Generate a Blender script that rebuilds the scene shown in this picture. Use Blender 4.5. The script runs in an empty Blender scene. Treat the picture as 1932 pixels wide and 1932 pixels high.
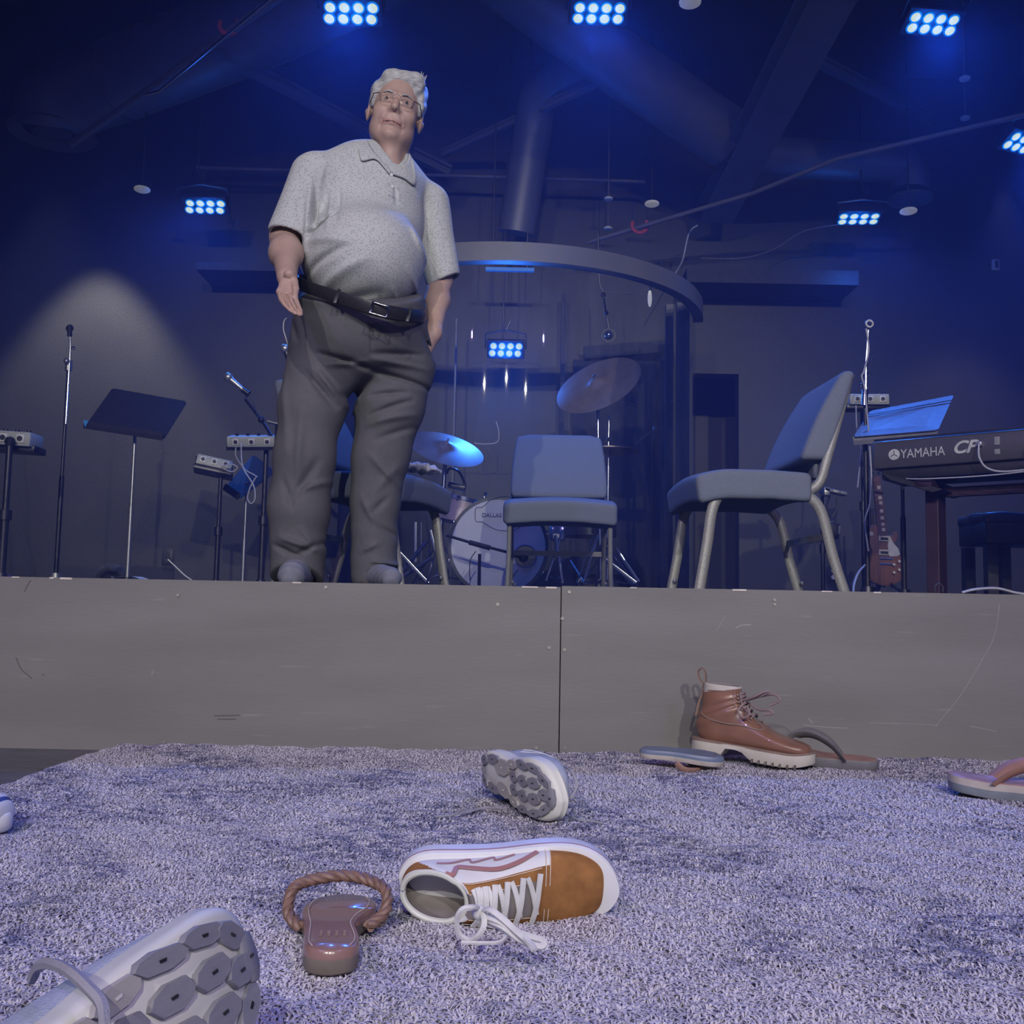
import bpy, math, random
import numpy as np
from math import sin, cos, pi, radians, sqrt, atan2
from mathutils import Vector, Matrix, Euler
random.seed(7); RNG = np.random.default_rng(11)
SC = bpy.context.scene; COL = SC.collection
V = Vector
# ---------------------------------------------------------------- camera
F = 1900.0; CZ = 0.385
cam_d = bpy.data.cameras.new('camera'); cam = bpy.data.objects.new('camera', cam_d); COL.objects.link(cam)
cam_d.sensor_width = 36; cam_d.lens = 36 * F / 1932; cam_d.clip_start = .02
CAMR = Matrix.Rotation(radians(90 + 5.38), 4, 'X') @ Matrix.Rotation(radians(1.09), 4, 'Z')
cam.matrix_world = Matrix.Translation((0, 0, CZ)) @ CAMR
SC.camera = cam
# ---------------------------------------------------------------- world, exposure
w = bpy.data.worlds.new('world'); SC.world = w; w.use_nodes = True
w.node_tree.nodes['Background'].inputs[0].default_value = (.135, .155, .52, 1)
w.node_tree.nodes['Background'].inputs[1].default_value = .42
SC.view_settings.view_transform = 'Standard'; SC.view_settings.look = 'None'
SC.view_settings.exposure = 0; SC.view_settings.gamma = 1
SC.cycles.max_bounces = 5; SC.cycles.transparent_max_bounces = 12
SC.cycles.sample_clamp_indirect = 3.0; SC.cycles.use_adaptive_sampling = True; SC.cycles.adaptive_threshold = .04
# ---------------------------------------------------------------- main lights
def spot(name, loc, target, energy, color, size=50, blend=.5, radius=.1):
    l = bpy.data.lights.new(name, 'SPOT'); l.energy = energy; l.color = color
    l.spot_size = radians(size); l.spot_blend = blend; l.shadow_soft_size = radius
    o = bpy.data.objects.new(name, l); COL.objects.link(o); o.location = loc
    o.rotation_euler = (V(target) - V(loc)).to_track_quat('-Z', 'Y').to_euler(); return o
HOUSE = [(-2.4, -5.4, 4.15), (.1, -5.6, 4.25), (2.3, -5.3, 4.05)]
for i, p in enumerate(HOUSE):
    spot('house_light_lamp', p, (p[0]*.55, 3.1, .8), 1150, (1, .965, .88), 44, .7, .05)
spot('purple_wash_lamp', (-2.6, -1.2, 3.9), (0, 2.2, .1), 200, (.50, .34, 1), 70, .8, .05)
spot('purple_wash_lamp', (2.8, -1.2, 3.9), (.3, 2.2, .1), 200, (.46, .36, 1), 70, .8, .05)
# warm down-lights that make the pools on the black back wall
spot('wall_downlight_lamp', (-3.2, 6.95, 3.62), (-3.15, 7.25, 0), 260, (1, .97, .80), 64, .5, .05)
spot('wall_downlight_lamp', (3.35, 6.75, 3.35), (3.4, 7.2, 0), 60, (1, .93, .85), 66, .9, .05)
# ---------------------------------------------------------------- pixel rays (photo measurements to world points)
R3 = CAMR.to_3x3()
def ray(px, py): return R3 @ V(((px - 966) / F, -(py - 966) / F, -1))
def PY(px, py, Y):
    d = ray(px, py); return V((0, 0, CZ)) + d * (Y / d.y)
def PZ(px, py, Z):
    d = ray(px, py); return V((0, 0, CZ)) + d * ((Z - CZ) / d.z)
# ---------------------------------------------------------------- materials
MATS = {}
def mat(name, col, rough=.6, metal=0, var=.12, scale=30, bump=.0, bscale=200, spec=.5, coat=0, stretch=None, detail=3, emit=None, estr=0):
    if name in MATS: return MATS[name]
    m = bpy.data.materials.new(name); m.use_nodes = True; nt = m.node_tree; b = nt.nodes['Principled BSDF']
    N = nt.nodes.new; L = nt.links.new
    tc = N('ShaderNodeTexCoord'); mp = N('ShaderNodeMapping'); L(tc.outputs['Object'], mp.inputs[0])
    if stretch: mp.inputs['Scale'].default_value = stretch
    nz = N('ShaderNodeTexNoise'); nz.inputs['Scale'].default_value = scale; nz.inputs['Detail'].default_value = detail
    L(mp.outputs[0], nz.inputs['Vector'])
    rp = N('ShaderNodeValToRGB'); rp.color_ramp.elements[0].position = .3; rp.color_ramp.elements[1].position = .7
    c0 = [max(0, c * (1 - var)) for c in col]; c1 = [c * (1 + var) for c in col]
    rp.color_ramp.elements[0].color = (*c0, 1); rp.color_ramp.elements[1].color = (*c1, 1)
    L(nz.outputs['Fac'], rp.inputs[0]); L(rp.outputs[0], b.inputs['Base Color'])
    b.inputs['Roughness'].default_value = rough; b.inputs['Metallic'].default_value = metal
    b.inputs['Specular IOR Level'].default_value = spec; b.inputs['Coat Weight'].default_value = coat
    if bump:
        n2 = N('ShaderNodeTexNoise'); n2.inputs['Scale'].default_value = bscale; n2.inputs['Detail'].default_value = 2
        L(mp.outputs[0], n2.inputs['Vector'])
        bp = N('ShaderNodeBump'); bp.inputs['Strength'].default_value = bump; bp.inputs['Distance'].default_value = .004
        L(n2.outputs['Fac'], bp.inputs['Height']); L(bp.outputs[0], b.inputs['Normal'])
    if emit:
        b.inputs['Emission Color'].default_value = (*emit, 1); b.inputs['Emission Strength'].default_value = estr
    MATS[name] = m; return m
def nodes_of(m): return m.node_tree.nodes, m.node_tree.links, m.node_tree.nodes['Principled BSDF']
# ---------------------------------------------------------------- scene objects
ORG = {}
def tag(o, label=None, cat=None, group=None, kind=None):
    if label: o['label'] = label
    if cat: o['category'] = cat
    if group: o['group'] = group
    if kind: o['kind'] = kind
    return o
def thing(name, label, cat, loc=(0, 0, 0), group=None, rz=0, M=None):
    o = bpy.data.objects.new(name, None); COL.objects.link(o); o.empty_display_size = .1
    if M is not None: o.matrix_world = M
    else: o.location = loc; o.rotation_euler = (0, 0, rz)
    ORG[o.name] = V(loc) if M is None else V((0, 0, 0))
    return tag(o, label, cat, group)
def newmesh(name, verts, faces, mats, fm=None, smooth=True):
    me = bpy.data.meshes.new(name)
    if isinstance(faces, np.ndarray):
        nf = len(faces); k = faces.shape[1]
        me.vertices.add(len(verts)); me.vertices.foreach_set('co', np.asarray(verts, np.float32).ravel())
        me.loops.add(nf * k); me.loops.foreach_set('vertex_index', faces.ravel().astype(np.int32))
        me.polygons.add(nf); me.polygons.foreach_set('loop_start', np.arange(0, nf * k, k, dtype=np.int32))
        me.update(calc_edges=True); me.validate()
    else:
        me.from_pydata([tuple(v) for v in verts], [], faces)
    for m in (mats if isinstance(mats, (list, tuple)) else [mats]): me.materials.append(m)
    n = len(me.polygons)
    if fm is not None and len(fm) == n: me.polygons.foreach_set('material_index', np.asarray(fm, np.int32))
    me.polygons.foreach_set('use_smooth', np.full(n, bool(smooth)))
    me.update(); return me
def link(name, me, parent=None, world=True):
    o = bpy.data.objects.new(name, me); COL.objects.link(o)
    if parent is not None:
        o.parent = parent; r = parent
        while r.parent: r = r.parent
        if world:
            off = ORG.get(r.name, V((0, 0, 0)))
            if off.length > 0: me.transform(Matrix.Translation(-off))
    elif world:
        co = np.empty(len(me.vertices) * 3, np.float32); me.vertices.foreach_get('co', co); co = co.reshape(-1, 3)
        c = V(((co[:, 0].min() + co[:, 0].max()) / 2, (co[:, 1].min() + co[:, 1].max()) / 2, float(co[:, 2].min())))
        me.transform(Matrix.Translation(-c)); o.location = c; ORG[o.name] = c
    return o
class MB:
    def __init__(s): s.v = []; s.f = []; s.m = []; s.cm = 0
    def add(s, vs, fs):
        b = len(s.v); s.v += [V(v) for v in vs]; s.f += [tuple(b + i for i in f) for f in fs]; s.m += [s.cm] * len(fs); return s
    def mi(s, i): s.cm = i; return s
    def box(s, c, size, R=None, bev=0):
        x, y, z = [k / 2 for k in size]; R = R or Matrix.Identity(3); c = V(c)
        if bev <= 0:
            vs = [c + R @ V((a * x, b * y, d * z)) for a in (-1, 1) for b in (-1, 1) for d in (-1, 1)]
            return s.add(vs, [(0, 1, 3, 2), (4, 6, 7, 5), (0, 4, 5, 1), (2, 3, 7, 6), (0, 2, 6, 4), (1, 5, 7, 3)])
        bev = min(bev, x * .95, y * .95, z * .95)
        # rounded box: superposed rings in z
        n = 3; ring = []
        for q, (sx, sy) in enumerate(((1, 1), (-1, 1), (-1, -1), (1, -1))):
            for k in range(n + 1): ring.append((sx, sy, q * pi / 2 + k * pi / 2 / n))
        rows = [(-z, 0.0), (-z + bev * .3, .7), (-z + bev, 1), (z - bev, 1), (z - bev * .3, .7), (z, 0)]
        vs = []
        for zz, k in rows:
            for sx, sy, a in ring:
                rr = bev
                vs.append(c + R @ V((sx * (x - bev) + cos(a) * rr * k, sy * (y - bev) + sin(a) * rr * k, zz)))
        m = len(ring); fs = [(i * m + j, i * m + (j + 1) % m, (i + 1) * m + (j + 1) % m, (i + 1) * m + j) for i in range(5) for j in range(m)]
        fs += [tuple(reversed(range(m))), tuple(5 * m + j for j in range(m))]
        return s.add(vs, fs)
    def tube(s, pts, r, n=8, cap=True, flat=None, up=None):
        pts = [V(p) for p in pts]; k = len(pts); rs = r if isinstance(r, (list, tuple)) else [r] * k
        T = []
        for i in range(k):
            t = pts[min(i + 1, k - 1)] - pts[max(i - 1, 0)]; T.append(t.normalized() if t.length > 1e-9 else V((0, 0, 1)))
        u = V(up) if up is not None else (V((0, 0, 1)) if abs(T[0].z) < .9 else V((1, 0, 0)))
        u = (u - T[0] * u.dot(T[0])).normalized(); vs = []
        for i in range(k):
            if up is not None: u = V(up)
            u = u - T[i] * u.dot(T[i])
            u = u.normalized() if u.length > 1e-6 else V((1, 0, 0)); w_ = T[i].cross(u)
            fa, fb = flat if flat else (1, 1)
            for j in range(n):
                a = 2 * pi * j / n; vs.append(pts[i] + (u * cos(a) * fa + w_ * sin(a) * fb) * rs[i])
        fs = [(i * n + j, i * n + (j + 1) % n, (i + 1) * n + (j + 1) % n, (i + 1) * n + j) for i in range(k - 1) for j in range(n)]
        if cap: fs += [tuple(reversed(range(n))), tuple((k - 1) * n + j for j in range(n))]
        return s.add(vs, fs)
    def cyl(s, a, b, r, r2=None, n=16): return s.tube([a, b], [r, r if r2 is None else r2], n)
    def lathe(s, prof, M=None, n=24, caps=True):
        M = M or Matrix.Identity(4); vs = [M @ V((r * cos(2 * pi * j / n), r * sin(2 * pi * j / n), z)) for r, z in prof for j in range(n)]
        k = len(prof); fs = [(i * n + j, i * n + (j + 1) % n, (i + 1) * n + (j + 1) % n, (i + 1) * n + j) for i in range(k - 1) for j in range(n)]
        if caps: fs += [tuple(reversed(range(n))), tuple((k - 1) * n + j for j in range(n))]
        return s.add(vs, fs)
    def ball(s, c, r, n=12, R=None):
        r = (r, r, r) if not hasattr(r, '__len__') else r; R = R or Matrix.Identity(3); m = n // 2 + 1
        vs = []
        for i in range(m):
            a = pi * (i + .02) / (m - 1 + .04)
            for j in range(n):
                b = 2 * pi * j / n; vs.append(V(c) + R @ V((r[0] * sin(a) * cos(b), r[1] * sin(a) * sin(b), r[2] * cos(a))))
        fs = [((i + 1) * n + j, (i + 1) * n + (j + 1) % n, i * n + (j + 1) % n, i * n + j) for i in range(m - 1) for j in range(n)]
        fs += [tuple(range(n)), tuple(reversed([(m - 1) * n + j for j in range(n)]))]
        return s.add(vs, fs)
    def prism(s, poly, M, h, bev=0):
        """poly in the local xy plane, extruded along local z from 0 to h"""
        n = len(poly); cx = sum(p[0] for p in poly) / n; cy = sum(p[1] for p in poly) / n
        def sc(k): return [((p[0] - cx) * k + cx, (p[1] - cy) * k + cy) for p in poly]
        rows = [(0, poly), (h, poly)] if not bev else [(0, poly), (h - bev, poly), (h, sc(1 - bev / max(1e-6, max(abs(poly[0][0] - cx), abs(poly[0][1] - cy)))))]
        vs = [M @ V((x, y, z)) for z, pl in rows for x, y in pl]; k = len(rows)
        fs = [(i * n + j, i * n + (j + 1) % n, (i + 1) * n + (j + 1) % n, (i + 1) * n + j) for i in range(k - 1) for j in range(n)]
        fs += [tuple(reversed(range(n))), tuple((k - 1) * n + j for j in range(n))]
        return s.add(vs, fs)
    def build(s, name, mats, parent=None, world=True, smooth=True, angle=40):
        me = newmesh(name, s.v, s.f, mats, s.m, smooth)
        import bmesh
        bm = bmesh.new(); bm.from_mesh(me); bmesh.ops.recalc_face_normals(bm, faces=bm.faces)
        if smooth:
            for e in bm.edges:
                if len(e.link_faces) == 2 and e.calc_face_angle(0) > radians(angle): e.smooth = False
        bm.to_mesh(me); bm.free()
        return link(name, me, parent, world)
def struct(o): o['kind'] = 'structure'; return o
def quadgrid(nu, nv, closev=False):
    i, j = np.meshgrid(np.arange(nu - 1), np.arange(nv if closev else nv - 1), indexing='ij'); j2 = (j + 1) % nv
    return np.stack([i * nv + j, i * nv + j2, (i + 1) * nv + j2, (i + 1) * nv + j], -1).reshape(-1, 4)
def smoothpath(pts, n=8):
    pts = [V(p) for p in pts]; out = []
    for i in range(len(pts) - 1):
        p0 = pts[max(i - 1, 0)]; p1 = pts[i]; p2 = pts[i + 1]; p3 = pts[min(i + 2, len(pts) - 1)]
        for k in range(n):
            t = k / n; out.append(.5 * ((2 * p1) + (p2 - p0) * t + (2 * p0 - 5 * p1 + 4 * p2 - p3) * t * t + (3 * p1 - p0 - 3 * p2 + p3) * t ** 3))
    return out + [pts[-1]]
def text(name, body, M, size, m, parent, extrude=.0015, shear=0, xs=1, world=True, bold=0):
    c = bpy.data.curves.new(name, 'FONT'); c.body = body; c.size = size; c.extrude = extrude; c.shear = shear; c.offset = bold
    c.align_x = 'LEFT'; c.align_y = 'BOTTOM_BASELINE'
    t = bpy.data.objects.new(name, c); COL.objects.link(t); dg = bpy.context.evaluated_depsgraph_get()
    me = bpy.data.meshes.new_from_object(t.evaluated_get(dg)); bpy.data.objects.remove(t)
    me.transform(M @ Matrix.Diagonal((xs, 1, 1, 1))); me.materials.clear(); me.materials.append(m); me.name = name
    return link(name, me, parent, world)
def copy_tree(o, parent=None):
    c = o.copy(); COL.objects.link(c); c.parent = parent
    for ch in [k for k in SC.objects if k.parent == o]: copy_tree(ch, c)
    return c
# ---------------------------------------------------------------- signed distance modelling
def smin(a, b, k):
    h = np.clip(.5 + .5 * (b - a) / k, 0, 1); return b * (1 - h) + a * h - k * h * (1 - h)
def smax(a, b, k): return -smin(-a, -b, k)
def rc(P, a, b, ra, rb):
    a = np.array(a, np.float32); b = np.array(b, np.float32); ab = b - a
    t = np.clip(((P - a) @ ab) / max(float(ab @ ab), 1e-9), 0, 1)
    return np.linalg.norm(P - a - t[..., None] * ab, axis=-1) - (ra + (rb - ra) * t)
def el(P, c, r, R=None):
    q = P - np.array(c, np.float32)
    if R is not None: q = q @ np.array(R, np.float32)
    r = np.array(r, np.float32); k0 = np.linalg.norm(q / r, axis=-1); k1 = np.linalg.norm(q / (r * r), axis=-1)
    return k0 * (k0 - 1) / np.maximum(k1, 1e-6)
def surfnet(f, lo, hi, res):
    lo = np.array(lo, np.float32); hi = np.array(hi, np.float32); n = (np.ceil((hi - lo) / res)).astype(int) + 1
    ax = [lo[k] + res * np.arange(n[k], dtype=np.float32) for k in range(3)]
    P = np.stack(np.meshgrid(*ax, indexing='ij'), -1); D = f(P).astype(np.float32)
    D[0] = D[-1] = 1; D[:, 0] = D[:, -1] = 1; D[:, :, 0] = D[:, :, -1] = 1
    I = D < 0; cn = n - 1; S = np.zeros((*cn, 3), np.float32); C = np.zeros(cn, np.float32); faces = []
    idx = -np.ones(cn, np.int64); cross = []
    for a in range(3):
        s0 = [slice(None)] * 3; s1 = [slice(None)] * 3; s0[a] = slice(0, -1); s1[a] = slice(1, None)
        d0, d1 = D[tuple(s0)], D[tuple(s1)]; cr = I[tuple(s0)] != I[tuple(s1)]
        t = np.where(cr, d0 / np.where(d0 == d1, 1, d0 - d1), 0); cross.append((cr, I[tuple(s0)]))
        g = np.stack(np.meshgrid(*[np.arange(k) for k in cr.shape], indexing='ij'), -1).astype(np.float32); g[..., a] += t
        g *= cr[..., None]; b, c = [k for k in range(3) if k != a]
        for u in (0, 1):
            for v in (0, 1):
                sl = [slice(None)] * 3; sl[b] = slice(u, u + cn[b]); sl[c] = slice(v, v + cn[c])
                S += g[tuple(sl)]; C += cr[tuple(sl)]
    act = C > 0; idx[act] = np.arange(act.sum()); verts = lo + res * S[act] / C[act][:, None]
    for a in range(3):
        cr, ins = cross[a]; b, c = (a + 1) % 3, (a + 2) % 3
        e = np.argwhere(cr); ok = (e[:, b] > 0) & (e[:, c] > 0) & (e[:, b] < cn[b]) & (e[:, c] < cn[c]); e = e[ok]
        def cell(db, dc):
            q = e.copy(); q[:, b] += db; q[:, c] += dc; return idx[q[:, 0], q[:, 1], q[:, 2]]
        q = np.stack([cell(-1, -1), cell(0, -1), cell(0, 0), cell(-1, 0)], -1)
        fl = ~ins[e[:, 0], e[:, 1], e[:, 2]]; q[fl] = q[fl][:, ::-1]; faces.append(q)
    faces = np.concatenate(faces); return verts, faces
def relax(v, f, it=2, lam=.5):
    n = len(v)
    for _ in range(it):
        s = np.zeros_like(v); c = np.zeros(n)
        for k in range(4):
            a = f[:, k]; b = f[:, (k + 1) % 4]
            for d in range(3): s[:, d] += np.bincount(a, v[b, d], n) + np.bincount(b, v[a, d], n)
            c += np.bincount(a, minlength=n) + np.bincount(b, minlength=n)
        v = v * (1 - lam) + lam * s / np.maximum(c, 1)[:, None]
    return v
def sdf_obj(name, f, lo, hi, res, m, parent=None, it=2, world=True, fmf=None):
    v, q = surfnet(f, lo, hi, res); v = relax(v, q, it); fm = None
    if fmf is not None: fm = fmf(v[q].mean(1))
    return link(name, newmesh(name, v, q, m, fm), parent, world)
# ================================================================ SETTING
H = .4386; YS = 2.65                     # stage height, stage front
WALLY = 7.5
m_wall = mat('black_wall_paint', (.035, .035, .042), .55, var=.10, scale=2.5, bump=.25, bscale=90)
m_ceil = mat('black_ceiling_paint', (.075, .075, .085), .9, var=.12, scale=1.5, spec=.1)
m_floor = mat('dark_floor', (.085, .085, .105), .42, var=.35, scale=9, stretch=(1, 5, 1))
m_stage = mat('stage_top_black', (.03, .03, .035), .5, var=.2)
def boxo(name, lo, hi, m, parent=None, smooth=False):
    b = MB(); b.box([(a + c) / 2 for a, c in zip(lo, hi)], [c - a for a, c in zip(lo, hi)]); return b.build(name, m, parent, smooth=smooth)
CEIL = 4.55
struct(boxo('floor', (-6, -6, -.1), (6.5, YS, 0), m_floor))
struct(boxo('ceiling', (-6, -1.0, CEIL), (6.5, WALLY + .1, CEIL + .1), m_ceil))
struct(boxo('wall_left', (-5.6, -1, 0), (-5.5, WALLY, CEIL), m_wall))
struct(boxo('wall_right', (6.0, -1, 0), (6.1, WALLY, CEIL), m_wall))
b = MB()                                  # back wall with the dark doorway right of the drum booth
x0, x1, zt = PY(1306, 900, WALLY).x, PY(1394, 900, WALLY).x, PY(1350, 705, WALLY).z
b.box(((-5.6 + x0) / 2, WALLY + .06, CEIL / 2), (x0 + 5.6, .12, CEIL))
b.box(((6.1 + x1) / 2, WALLY + .06, CEIL / 2), (6.1 - x1, .12, CEIL))
b.box(((x0 + x1) / 2, WALLY + .06, (CEIL + zt) / 2), (x1 - x0, .12, CEIL - zt))
struct(b.build('wall_back', m_wall, smooth=False))
b = MB(); b.box(((x0 + x1) / 2, WALLY + 1.0, CEIL / 2), (x1 - x0 + 1.4, .1, CEIL)); struct(b.build('wall_passage', m_wall, smooth=False))
struct(boxo('ceiling_passage', (x0 - .6, WALLY + .12, zt + .3), (x1 + .6, WALLY + 1, zt + .4), m_ceil))
# stage
stage = struct(boxo('stage_floor', (-5.5, YS + .02, .0), (6, WALLY, H), m_stage))
m_riser = mat('riser_paint', (.165, .158, .148), .52, var=.10, scale=3, stretch=(.6, 1, 3), bump=.06, bscale=60, spec=.35)
nn, ll, bb = nodes_of(m_riser)
# scuffs: stretched pale scratches and a warmer worn band near the floor (dirt that belongs to the boards)
base = bb.inputs['Base Color'].links[0].from_socket
tc = nn.new('ShaderNodeTexCoord'); mp = nn.new('ShaderNodeMapping'); mp.inputs['Scale'].default_value = (1.2, 1, 14); ll.new(tc.outputs['Object'], mp.inputs[0])
nz = nn.new('ShaderNodeTexNoise'); nz.inputs['Scale'].default_value = 6; nz.inputs['Detail'].default_value = 6; ll.new(mp.outputs[0], nz.inputs['Vector'])
rp = nn.new('ShaderNodeValToRGB'); rp.color_ramp.elements[0].position = .66; rp.color_ramp.elements[1].position = .80; ll.new(nz.outputs['Fac'], rp.inputs[0])
mx = nn.new('ShaderNodeMix'); mx.data_type = 'RGBA'; mx.inputs[7].default_value = (.30, .29, .27, 1); ll.new(base, mx.inputs[6])
ml = nn.new('ShaderNodeMath'); ml.operation = 'MULTIPLY'; ml.inputs[1].default_value = .5; ll.new(rp.outputs[0], ml.inputs[0]); ll.new(ml.outputs[0], mx.inputs[0])
ll.new(mx.outputs[2], bb.inputs['Base Color'])
m_chip = mat('bare_wood_chip', (.55, .50, .42), .7)
m_screw = mat('screw_metal', (.35, .34, .30), .4, .8)
m_black = mat('black_plastic', (.022, .022, .026), .45, var=.2)
seam = PY(1056, 1260, YS).x
rs = []
for k, (xa, xb) in enumerate(((-5.5, seam - .0015), (seam + .0015, 6))):
    b = MB(); zt2 = H + (.0 if k == 0 else .003)
    b.box(((xa + xb) / 2, YS, zt2 / 2), (xb - xa, .04, zt2)); p = b.build('riser_panel', m_riser, stage, smooth=False); rs.append(p)
for px, py in ((336, 1123), (615, 1108), (939, 1140), (1461, 1132), (1461, 1140), (1061, 1167), (1065, 1226), (1036, 1222), (1074, 1117), (310, 1401), (1012, 1411), (1066, 1411), (1786, 1428)):
    p = PY(px, py, YS - .02); b = MB()
    b.lathe([(.0005, 0), (.0035, .0), (.0045, -.0012), (.0045, -.003)], Matrix.Translation(p) @ Matrix.Rotation(pi / 2, 4, 'X') @ Matrix.Diagonal((1, 1, -1, 1)), 10)
    b.build('screw', m_screw, rs[0] if px < 1056 else rs[1])
# chips along the edge, scratches and marks on the boards: thin real paint chips
b = MB()
for px, w_, h_ in ((125, 22, 3), (98, 8, 2), (560, 16, 2), (1000, 30, 2), (1040, 20, 2.5), (1395, 26, 2.5), (1195, 12, 1.5), (30, 14, 1.5), (1655, 14, 2), (1560, 20, 1.5)):
    edge = PY(px, 1086.5 + .0217 * px, YS - .02); z = (H + .003 if px > 1056 else H); s = 2.65 / 1900
    b.box((edge.x, YS - .0206, z - h_ * s / 2), (w_ * s, .002, h_ * s + .001))
b.build('worn_edge', m_chip, stage, smooth=False)
def scratch(mb, pts, wd):
    P = [PY(x, y, YS - .0205) for x, y in pts]; mb.tube(smoothpath(P, 6), wd, 4, flat=(1, .3))
b = MB(); scratch(b, ((1886, 1140), (1876, 1200), (1850, 1250), (1810, 1315), (1765, 1370)), .0007)
scratch(b, ((1683, 1365), (1720, 1366), (1770, 1369)), .0007); scratch(b, ((1388, 1185), (1400, 1180), (1417, 1179)), .0018); scratch(b, ((1515, 1368), (1560, 1372), (1600, 1374)), .0009)
scratch(b, ((1640, 1364), (1700, 1365)), .0006); scratch(b, ((290, 1264), (286, 1274)), .0012); scratch(b, ((1525, 1355), (1533, 1364)), .0014)
scratch(b, ((1830, 1370), (1880, 1380)), .0008); scratch(b, ((1370, 1160), (1352, 1190)), .0005)
b.build('scratch_mark', mat('pale_scuff', (.26, .25, .24), .6), stage)
b = MB()
for pts in (((404, 1350), (430, 1350), (454, 1349)), ((410, 1357), (445, 1357)), ((46, 1117), (52, 1104), (58, 1095)), ((80, 1272), (84, 1274)), ((30, 1240), (40, 1262), (60, 1280))): scratch(b, pts, .0014)
b.build('dark_scuff', mat('dark_scuff', (.07, .07, .07), .6), stage)
# soffit beam across the back, right and left of the booth
m_soffit = mat('soffit_paint', (.06, .06, .07), .8, var=.1, spec=.2)
def pbox(name, l, r, t, bt, Y, dep, m):
    a = PY(l, t, Y); c = PY(r, bt, Y); b = MB(); b.box(((a.x + c.x) / 2, Y + dep / 2, (a.z + c.z) / 2), (c.x - a.x, dep, a.z - c.z)); return struct(b.build(name, m, smooth=False))
pbox('trim_1', 1296, 1620, 505, 538, 7.1, .38, m_soffit)
pbox('trim_2', 370, 560, 494, 512, 7.1, .38, m_soffit)
# ================================================================ CEILING THINGS
m_duct = mat('painted_duct_metal', (.13, .13, .145), .48, .35, var=.12, scale=4)
m_beam = mat('painted_steel', (.12, .12, .135), .75, var=.12, scale=4, spec=.2)
m_pipe = mat('painted_pipe', (.14, .125, .13), .55, .2, var=.15, scale=8)
m_red = mat('red_clamp_paint', (.42, .06, .05), .55)
m_white = mat('white_plastic', (.62, .61, .58), .5, var=.05)
m_chrome = mat('chrome', (.62, .63, .66), .16, 1.0, var=.05)
m_dkmetal = mat('black_metal', (.045, .045, .055), .35, .6, var=.2)
def rib(mb, pts, r, step=.35):
    P = [V(p) for p in pts]
    for i in range(len(P) - 1):
        d = P[i + 1] - P[i]; n = max(1, int(d.length / step))
        for k in range(n):
            q = P[i] + d * ((k + .5) / n); mb.tube([q - d.normalized() * .012, q + d.normalized() * .012], r * 1.02, 24)
def pixline(pts): return [PY(*p) for p in pts]
t = thing('ceiling_duct', 'large dark round duct coming from upper left corner and bending down to an open outlet', 'duct', PY(98, 262, 6.0))
P1 = pixline(((830, -120, 4.6), (560, 60, 5.0), (330, 205, 5.5))); rr = .21
P1 = [PY(760, -90, 6.1), PY(520, 32, 6.3), PY(225, 150, 6.7), PY(120, 195, 6.85), PY(100, 240, 6.9)]
b = MB(); b.tube(smoothpath(P1[:3] , 4) , .275, 28); rib(b, P1[:3], .275, .6); b.build('duct_tube', m_duct, t)
e0 = P1[2]; e1 = P1[4]; b = MB(); b.tube(smoothpath([e0, PY(150, 175, 6.8), PY(104, 205, 6.85), e1], 5), .278, 24); b.build('duct_elbow', m_duct, t)
b = MB(); b.lathe([(.20, 0), (.28, 0), (.30, -.03), (.24, -.02), (.2, .0)], Matrix.Translation(e1 + V((0, 0, -.02))), 28); b.lathe([(.1, 0), (.13, 0), (.13, -.03), (.1, -.03)], Matrix.Translation(e1 + V((0, 0, -.02))), 20); b.build('outlet_ring', m_duct, t)
t = thing('ceiling_duct', 'round dark duct slanting down to right and ending in an elbow above the right side', 'duct', PY(1715, 375, 6.6))
Q = [PY(900, -80, 5.85), PY(1010, 0, 6.0), PY(1190, 135, 6.3), PY(1375, 262, 6.6)]
b = MB(); b.tube(Q, .20, 28); rib(b, Q, .20, .7); b.build('duct_tube', m_duct, t)
b = MB(); b.tube(smoothpath([Q[-1], PY(1440, 292, 6.7), PY(1560, 302, 6.8), PY(1690, 310, 6.9), PY(1716, 335, 6.9), PY(1717, 362, 6.9)], 4), .135, 24); b.build('duct_elbow', m_duct, t)
b = MB(); b.lathe([(.10, 0), (.15, -.02), (.155, -.04), (.10, -.03)], Matrix.Translation(PY(1717, 368, 6.9)), 28); b.build('outlet_ring', m_duct, t)
t = thing('ceiling_duct', 'dim vertical round duct dropping behind the curved drum booth ring', 'duct', PY(970, 440, 7.0))
b = MB(); D_ = [PY(1180, 120, 6.4), PY(1090, 130, 6.5), PY(1022, 175, 6.7), PY(1003, 260, 6.85), PY(975, 440, 7.0)]; b.tube(smoothpath(D_, 5), .135, 24); b.build('duct_tube', m_duct, t)
# I beam and cross beams
def beam(name, label, a, c, wd, hh, cat='beam', m=None):
    a = PY(*a); c = PY(*c); d = (c - a); L_ = d.length; x = d.normalized(); z = V((0, 0, 1)); y = z.cross(x).normalized(); z = x.cross(y)
    R = Matrix((x, y, z)).transposed(); b = MB(); mid = (a + c) / 2
    b.box(mid + z * hh / 2, (L_, wd, .02), R); b.box(mid - z * hh / 2, (L_, wd, .02), R); b.box(mid, (L_, .02, hh), R)
    return tag(b.build(name, m or m_beam, smooth=False), label, cat)
beam('ceiling_beam', 'wide dark steel beam running diagonally up from behind booth to top right', (1620, -120, 4.6), (1350, 400, 7.2), .24, .16)
beam('ceiling_beam', 'thin dim beam slanting from left pipe towards the head of the man', (400, 90, 6.2), (700, 250, 7.2), .07, .06)
beam('ceiling_beam', 'short dim brace behind the neck of the man', (780, 290, 7.3), (850, 325, 7.3), .08, .06)
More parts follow.
